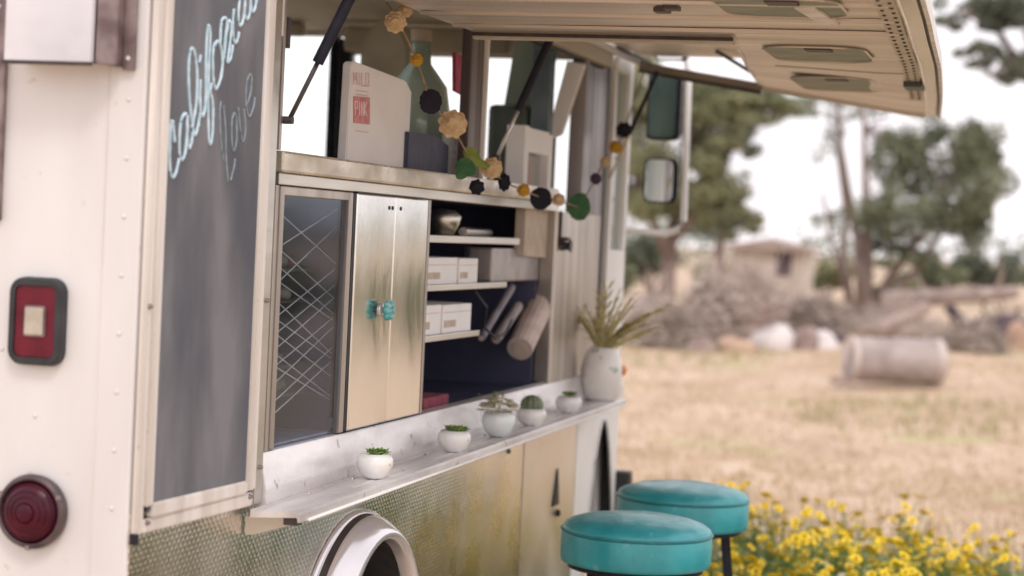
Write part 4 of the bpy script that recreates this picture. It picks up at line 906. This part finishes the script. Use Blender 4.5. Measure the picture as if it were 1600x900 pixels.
while cnt < 225:
    if cnt < 190: px, dep = random.uniform(1075, 1590), random.uniform(6.4, 8.6)
    else: px, dep = random.uniform(1590, 2300), random.uniform(6.2, 9.0)
    p = CAM+(FW+RT*((px-800)/FPX))*dep
    if p.x < .14: continue
    edge = min(1, (px-1060)/90)
    top = (.40, .44, .49, .46, .46, .44, .46, .42, .40, .37)[min(9, int(max(0, px-1075)/51.5))] if px < 1590 else .36
    s = top/.46*random.uniform(.82, 1.0)*(1.0 if dep > 6.9 else .95)
    put_plant(3 if random.random() < .10 else random.choice((0, 1, 2)), p.x, p.y, s, random.uniform(0, 6)); cnt += 1

# ================================================================ background
BARK = mat('pinkish_bark', (.16, .115, .10), .9, 0, (.28, .215, .19), 4, (1, 1, .2), .4, 12)
def leafmat(n, a, b): return mat(n, a, .75, 0, b, .9, (1, 1, 1), spec=.2)
LF = [leafmat('olive_leaves', (.13, .15, .095), (.25, .27, .17)), leafmat('grey_green_leaves', (.15, .175, .13), (.28, .31, .22)), leafmat('yellow_green_leaves', (.19, .20, .11), (.34, .34, .19)), leafmat('dark_leaves', (.11, .125, .095), (.20, .22, .155))]
DRYL = leafmat('dry_brush', (.26, .21, .18), (.46, .39, .34)); DRYP = leafmat('pinkish_brush', (.42, .34, .30), (.62, .53, .48))
def depth_pt(px, py, dep): return CAM+(FW+RT*((px-800)/FPX)-UP*((py-450)/FPX))*dep
def cloud(blobs, n, ls, m, name, parent, kind=None, label=None, cat=None, dens=.5, group=None):
    vs, fs = [], []; wts = [max(b[1].x*b[1].y*b[1].z, 1e-4)**.67 for b in blobs]
    for _ in range(n):
        c, r = random.choices(blobs, wts)[0]
        while 1:
            v = Vector((random.uniform(-1, 1), random.uniform(-1, 1), random.uniform(-1, 1)))
            if v.length < 1 and v.length > dens*random.random(): break
        p = c+Vector((v.x*r.x, v.y*r.y, v.z*r.z)); d = Vector((random.gauss(0, 1), random.gauss(0, 1), random.gauss(0, .7))).normalized(); e = d.cross(Vector((random.gauss(0, 1), random.gauss(0, 1), random.gauss(0, 1)))).normalized()
        L_ = random.uniform(*ls); i = len(vs); vs += [p-d*L_, p+e*L_*.4, p+d*L_, p-e*L_*.4]; fs.append((i, i+1, i+2, i+3))
    o = raw(name, vs, fs, m, parent, kind=kind, label=label, cat=cat, origin=(wloc(parent) if parent else blobs[0][0]), group=group)
    return o
def limb(bm, a, b, r0_, r1_, n=6, wob=.12):
    P = []; 
    for k in range(n+1):
        p = a.lerp(b, k/n)
        if 0 < k < n: p = p+Vector((random.uniform(-wob, wob), random.uniform(-wob, wob), random.uniform(-wob, wob)*.4))
        P.append(p)
    tube(bm, P, [r0_+(r1_-r0_)*k/n for k in range(n+1)], 8)
    return P
def tree(label, basepx, dep, trunks, crown, leafm, nleaf, ls=(.05, .12), name='tree', clump=7, spread=.75):
    """trunks: list of pixel polylines with radius; crown: list of (px,py,rx px, ry px) masses, each broken into clumps"""
    b = depth_pt(*basepx, dep); b.z = gh(b.x, b.y); t = empty(name, tuple(b), label, 'tree'); s = dep/FPX
    bm = B(); tips = []
    for tr in trunks:
        P = [depth_pt(x, y, dep+(random.uniform(-.4, .4) if i else 0)) for i, (x, y, r) in enumerate(tr)]
        tube(bm, P, [r*s for x, y, r in tr], 9); tips += P[1:]
    blobs = []
    for (x, y, rx, ry) in crown:
        for _ in range(clump):
            a, q = random.uniform(0, 2*PI), math.sqrt(random.random())*spread; dz = random.uniform(-.8, .8)*min(rx, ry)*s
            c = depth_pt(x+math.cos(a)*q*rx, y+math.sin(a)*q*ry, dep+dz); f = random.uniform(.28, .55)
            blobs.append((c, Vector((rx*s*f, rx*s*f, ry*s*f*random.uniform(.6, .9)))))
            near = min(tips, key=lambda p: (p-c).length); tube(bm, [near, near.lerp(c, .5)+Vector((random.uniform(-.1, .1), 0, random.uniform(-.05, .15))), c], [.9*s, .7*s, .3*s], 4)
    obj('trunk', bm, BARK, t, smooth=True); cloud(blobs, nleaf, ls, leafm, 'crown', t)
    return t
tree('round-crowned dark green tree with forked pinkish trunk, right of centre', (1348, 485), 42,
     [[(1350, 492, 15), (1347, 430, 11), (1340, 370, 8), (1325, 300, 6), (1314, 230, 4), (1308, 165, 3), (1300, 60, 2)], [(1352, 492, 12), (1356, 400, 8), (1352, 300, 6), (1350, 200, 4), (1347, 120, 3)], [(1358, 492, 12), (1400, 420, 7), (1440, 370, 5), (1470, 300, 3)], [(1360, 490, 9), (1425, 430, 6), (1480, 350, 3)]],
     [(1478, 275, 88, 100), (1400, 330, 60, 65), (1530, 300, 45, 90), (1440, 210, 50, 45), (1520, 230, 48, 55), (1400, 390, 50, 30), (1390, 250, 25, 50)], LF[0], 16000, (.04, .09), clump=13, spread=.92)
tree('sparse leggy tree with two thin trunks between the awning and the round tree', (1335, 480), 45,
     [[(1330, 490, 8), (1318, 400, 6), (1322, 330, 5), (1310, 240, 4), (1312, 150, 3)], [(1334, 490, 6), (1300, 380, 3), (1285, 300, 2)]],
     [(1300, 230, 30, 50), (1300, 330, 35, 35), (1360, 160, 60, 30), (1305, 170, 60, 22)], LF[1], 1500, (.04, .08), clump=6, spread=1.0)
tree('overhanging tree branches in the upper right corner of the view', (1665, 480), 34,
     [[(1660, 500, 16), (1650, 300, 13), (1620, 140, 8), (1560, 50, 5), (1510, 20, 3)], [(1620, 140, 7), (1580, 95, 4), (1545, 120, 2)], [(1655, 300, 10), (1640, 60, 8), (1600, -40, 5)]],
     [(1560, 40, 70, 50), (1600, 110, 40, 30), (1520, 85, 35, 22), (1600, -20, 80, 50), (1650, 60, 70, 90), (1490, 20, 28, 26)], LF[3], 8000, (.04, .09), clump=8, spread=.95)
tree('broad olive tree behind the side mirror, left of the sky gap', (1040, 470), 46,
     [[(1040, 490, 14), (1045, 400, 12), (1060, 300, 8), (1080, 200, 5)], [(1045, 400, 9), (1000, 300, 6), (985, 200, 4)], [(1050, 380, 8), (1110, 300, 5), (1140, 240, 3)]],
     [(1010, 230, 60, 90), (1080, 200, 60, 70), (1130, 260, 45, 55), (1100, 150, 80, 40), (1190, 165, 70, 30), (1020, 330, 60, 50), (1110, 340, 50, 40), (980, 130, 60, 60), (1060, 280, 60, 60), (1150, 330, 40, 40), (1000, 280, 50, 60)], LF[2], 26000, (.05, .10), clump=14, spread=.95)
tree('dark grey-green tree filling the space under the awning edge', (1120, 470), 55,
     [[(1120, 490, 10), (1125, 380, 8), (1130, 250, 5), (1140, 150, 3)]],
     [(1120, 190, 55, 55), (1160, 215, 30, 35), (1100, 320, 40, 45), (1170, 150, 60, 22), (1230, 165, 40, 16)], LF[1], 15000, (.06, .10), clump=14, spread=.95)
for i, (px, py, dep, rx, ry, m, n, lab) in enumerate([
        (1450, 425, 60, 60, 30, 0, 2600, 'grey-green bush on the skyline behind the fallen trunk, left of its neighbour'), (1540, 420, 62, 60, 34, 3, 3000, 'dark bush on the skyline behind the fallen trunk at the right'),
        (1640, 420, 62, 60, 40, 0, 2400, 'olive bush on the skyline at the right edge'), (1290, 425, 58, 42, 26, 2, 1800, 'yellow-green bush on the skyline left of the forked trunk'),
        (1130, 430, 62, 60, 22, 2, 1700, 'pale bush on the skyline behind the brush heaps'), (1020, 400, 56, 60, 40, 1, 2400, 'grey-green bush low behind the side mirror'),
        (1210, 440, 60, 35, 22, 1, 1300, 'small grey-green bush beside the shed'), (940, 440, 56, 60, 40, 0, 1800, 'olive bush behind the front of the truck'), (1400, 455, 52, 40, 24, 2, 1500, 'yellowish low bush just right of the forked trunk')]):
    c = depth_pt(px, py, dep); s = dep/FPX; g = Vector((c.x, c.y, 0)); t = empty('bush', tuple(g), lab, 'bush'); blobs = []
    for _ in range(11):
        a, q = random.uniform(0, 2*PI), math.sqrt(random.random())*.8; blobs.append((Vector((c.x+math.cos(a)*q*rx*s, c.y+random.uniform(-1, 1)*rx*s*.5, max(.2, c.z+math.sin(a)*q*ry*s))), Vector((rx*s*.36, rx*s*.3, ry*s*.5))))
    bm = B()
    for bb in blobs: tube(bm, [g, g.lerp(bb[0], .6), bb[0]], [.03, .02, .01], 4)
    obj('stems', bm, BARK, t); cloud(blobs, n, (.06, .13), LF[m], 'foliage', t)
# unseen hedge shrubs right of the view, added to mirror green in the doors
for i in range(9):
    az = rad(5+i*3.6); dd = 24+random.uniform(-2, 3); c = Vector((1.472+dd*math.sin(az), -3.1+dd*math.cos(az), 0)); t = empty('bush', tuple(c), ['yellow-green', 'olive', 'pale green'][i % 3]+' shrub of the hedge beyond the right edge, number counted from the road' if 0 else ['tall', 'low', 'wide'][i % 3]+' '+['yellow-green', 'olive', 'pale green'][i//3]+' shrub in the unseen hedge right of the field, added for reflections', 'bush'); blobs = []
    h = random.uniform(.9, 1.35)
    for _ in range(10): blobs.append((c+Vector((random.uniform(-.8, .8), random.uniform(-.5, .5), random.uniform(.25, 1)*h*.75)), Vector((.45, .4, .3))))
    bm = B()
    for bb in blobs: tube(bm, [c, c.lerp(bb[0], .6), bb[0]], [.03, .02, .01], 4)
    obj('stems', bm, BARK, t); cloud(blobs, 1500, (.06, .12), LF[[2, 0, 2][i % 3]], 'foliage', t)
# far tree line as one mass
blobs = []
for i in range(70):
    x = -95+i*2.9; h = random.uniform(1.6, 3.2); y = 118+random.uniform(-8, 8); blobs.append((Vector((x, y, h*.6)), Vector((3.2, 3, h*.8))))
cloud(blobs, 16000, (.16, .34), LF[1], 'distant_scrub', None, kind='stuff', label='far line of grey-green scrub along the horizon', cat='scrub')
# brush heaps, boulders, logs
def heap(px, py, dep, rx, ry, m, lab, n=420, grp=None):
    g = depth_pt(px, py, dep); g.z = gh(g.x, g.y); s = dep/FPX; t = empty('brush_heap', tuple(g), lab, 'brush heap'); bm = B()
    for _ in range(n):
        a, q = random.uniform(0, 2*PI), math.sqrt(random.random()); x = math.cos(a)*q; h = (1-q*q)*random.random(); c = g+Vector((x*rx*s, math.sin(a)*q*rx*s*.8, h*ry*s)); d = Vector((random.gauss(0, 1), random.gauss(0, 1), random.gauss(0, .45))).normalized(); L_ = random.uniform(.10, .45)
        tube(bm, [c-d*L_, c+d*L_], [random.uniform(.008, .03), .006], 4)
    for _ in range(60):
        a, q = random.uniform(0, 2*PI), math.sqrt(random.random()); c = g+Vector((math.cos(a)*q*rx*s, math.sin(a)*q*rx*s*.8, ry*s*.3*(1-q*q))); d = Vector((random.gauss(0, .5), random.gauss(0, .5), 1)).normalized(); L_ = random.uniform(.4, 1.0)*ry*s
        tube(bm, [c, c+d*L_*.5+Vector((random.gauss(0, .03), 0, 0)), c+d*L_], [.018, .010, .004], 4)
    obj('sticks', bm, m, t); bl = []
    for _ in range(6): bl.append((g+Vector((random.uniform(-.6, .6)*rx*s, random.uniform(-.5, .5)*rx*s, ry*s*random.uniform(.15, .45))), Vector((rx*s*.4, rx*s*.4, ry*s*.3))))
    cloud(bl, int(n*2.2), (.04, .12), m, 'dead_leaves', t, dens=.9)
HB = [(1065, 540, 29, 60, 95, DRYL, 'brown brush heap just right of the vase fronds'), (1115, 535, 31, 55, 165, DRYP, 'tall pinkish brush heap below the mirror, left of the shed'), (1165, 530, 33, 50, 150, DRYP, 'pinkish brush heap in front of the shed'),
      (1275, 530, 33, 45, 95, DRYL, 'dark brown brush heap left of the forked trunk'), (1020, 535, 30, 45, 110, DRYP, 'pale brush heap beside the front of the truck'), (1400, 515, 37, 60, 70, DRYP, 'pinkish brush heap behind the round bale'),
      (1515, 530, 31, 50, 60, DRYL, 'grey brush heap right of the round bale'), (1330, 515, 38, 35, 60, DRYL, 'brown brush heap at the foot of the forked trunk'), (1575, 500, 40, 55, 50, DRYL, 'brown brush heap at the right edge under the skyline bushes'), (1215, 505, 40, 60, 60, DRYP, 'pale brush heap just behind the white boulder')]
for h in HB: heap(h[0], h[1], h[2], h[3], h[4]*(.82 if h[5] is DRYP else .7), *h[5:])
def boulder(px, py, dep, rx, ry, m, lab, sd=0):
    g = depth_pt(px, py, dep); g.z = gh(g.x, g.y); s = dep/FPX; bm = B(); bmesh.ops.create_icosphere(bm, subdivisions=3, radius=1)
    for v in bm.verts:
        n_ = 1+.14*math.sin(v.co.x*3+sd)+.12*math.sin(v.co.y*4+sd*2)+.10*math.sin(v.co.z*5+sd*3); v.co = Vector((v.co.x*rx*s*n_, v.co.y*rx*s*.8*n_, max(-.2, v.co.z)*ry*s*n_))+g
    obj('boulder', bm, m, None, smooth=True, label=lab, cat='boulder', base=True)
RW = mat('pale_stone', (.58, .52, .50), .85, 0, (.74, .69, .67), 3, bump=.3, bscale=8); RB = mat('brown_stone', (.24, .17, .15), .9, 0, (.38, .29, .26), 3, bump=.3, bscale=8)
RD = mat('dark_wood', (.055, .04, .05), .9, 0, (.13, .09, .10), 4); RO = mat('rusty_orange', (.40, .26, .19), .8, 0, (.56, .40, .29), 4)
boulder(1205, 515, 30, 34, 42, RW, 'white boulder in the middle of the brush heaps'); boulder(1012, 450, 40, 30, 30, RW, 'pale boulder high behind the truck front', 2); boulder(1290, 525, 30.5, 24, 24, RW, 'small pale boulder left of the round bale', 3)
boulder(1150, 548, 28.5, 26, 26, RO, 'rusty orange boulder below the pinkish brush', 4); boulder(1095, 552, 28, 24, 26, RB, 'dark brown boulder between the brush heaps', 5); boulder(1255, 522, 30, 22, 40, RB, 'reddish brown boulder right of the white one', 6); boulder(1592, 498, 36, 20, 38, RO, 'rusty orange boulder at the right edge', 8); boulder(1020, 470, 38, 36, 14, RW, 'flat pale boulder behind the vase', 9)
boulder(1590, 420+60, 37, 32, 40, RD, 'dark stump at the right edge', 10)
def log(a, b, dep, r, m, lab, dep2=None, nm='log', stubs=5):
    A_, B_ = depth_pt(*a, dep), depth_pt(*b, dep2 or dep); s = dep/FPX; t = empty(nm, ((A_.x+B_.x)/2, (A_.y+B_.y)/2, min(A_.z, B_.z)), lab, nm.replace('_', ' ')); bm = B()
    limb(bm, A_, B_, r*s, r*s*.7, 9, .06); obj('trunk', bm, m, t, smooth=True)
    for _ in range(stubs): bm = B(); p = A_.lerp(B_, random.uniform(.2, .9)); limb(bm, p, p+Vector((random.uniform(-.5, .5), random.uniform(-.4, .4), random.uniform(-.6, .7))), r*s*.35, .01, 4, .05); obj('branch_stub', bm, m, t, smooth=True)
GWD = mat('weathered_wood', (.30, .23, .20), .9, 0, (.46, .37, .33), 5, (1, 1, 1), .3, 12)
log((1380, 470), (1590, 456), 38, 15, GWD, 'long weathered fallen trunk lying across the right background'); log((1365, 520), (1450, 478), 35, 14, GWD, 'pale fallen log sloping up behind the round bale')
log((1040, 560), (1110, 515), 29, 7, RD, 'dark fallen branch right of the vase'); log((1225, 520), (1320, 528), 31, 9, RD, 'dark log on the ground left of the round bale'); log((1160, 505), (1230, 490), 30, 7, RB, 'thin brown log leaning on the brush heap'); log((1480, 480), (1530, 530), 32, 9, RD, 'dark broken branch right of the round bale')
# shed
g = depth_pt(1185, 500, 52); g.z = 0; s = 52/FPX; t = empty('shed', tuple(g), 'small beige shed with a dark window behind the brush heaps', 'shed'); x, y = g.x, g.y; ht = 1.5
SHW = mat('beige_boards', (.48, .41, .35), .85, 0, (.60, .53, .46), 6, (4, 1, .3), .2, 20)
bm = B(); box(bm, x-.75, x+1.1, y, y+2, 0, ht-.1); obj('wall', bm, SHW, t)
bm = B(); prism(bm, [(x-.9, y-.2, ht-.12), (x+1.25, y-.2, ht-.12), (x+1.25, y-.2, ht-.04), (x+.15, y-.2, ht+.18), (x-.9, y-.2, ht-.04)], (0, 2.4, 0)); obj('roof', bm, GWD, t)
bm = B(); box(bm, x+.33, x+.83, y-.03, y-.002, .70, 1.4); wn = obj('window', bm, SHW, t)
bm = B(); box(bm, x+.38, x+.78, y-.04, y-.031, .75, 1.35); obj('pane', bm, RD, wn)
for k in range(9):
    bm = B(); xx = x-.72+k*.2; box(bm, xx, xx+.012, y-.012, y-.001, .02, ht-.14)
    if not (x+.3 < xx < x+.86): obj('board_batten', bm, GWD, t)
    else: bm.free()
# round bale / culvert-like roll on the field
A_, B_ = hit(2, .28, 1322, 552), hit(2, .28, 1482, 560)
dep = (A_-CAM).dot(FW); A_ = depth_pt(1326, 556, 23.0); B_ = depth_pt(1470, 560, 23.2); A_.z = B_.z = .275
t = empty('stone_roller', ((A_.x+B_.x)/2, (A_.y+B_.y)/2, 0), 'large greyish cylindrical roller lying on the dry field', 'roller')
ax = (B_-A_).normalized(); bm = B()
P = [A_+(B_-A_)*f for f in (0, .015, .3, .6, .985, 1)]; P = [A_+(B_-A_)*(i/14) for i in range(15)]; tube(bm, P, [.238]+[.25+random.uniform(-.006, .006) for _ in range(13)]+[.238], 36)
for v in bm.verts: v.co += Vector((0, random.uniform(-.006, .006), random.uniform(-.006, .006)))
obj('cylinder_body', bm, mat('pinkish_concrete', (.30, .245, .23), .85, 0, (.44, .37, .35), 3, (1, 1, 1), .4, 10), t, smooth=False)
bm = B(); P = [B_+(A_-B_)*f for f in (.09, .02)]; tube(bm, P, [.256, .262], 32); PB = mat('pale_band', (.50, .42, .39), .8, 0, (.60, .52, .48), 5); obj('end_band', bm, PB, t); bm = B(); P = [A_+(B_-A_)*f for f in (.0, .05)]; tube(bm, P, [.256, .256], 32); obj('end_band', bm, PB, t)
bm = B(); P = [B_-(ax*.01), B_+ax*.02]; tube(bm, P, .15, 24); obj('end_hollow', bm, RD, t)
bm = B(); q = A_+Vector((-.08, -.05, 0)); box(bm, q.x-.10, q.x+.10, q.y-.1, q.y+.1, 0.0, .07, .02); obj('wedge_stone', bm, RB, None, label='small brown wedge stone against the left end of the roller', cat='stone', base=True)
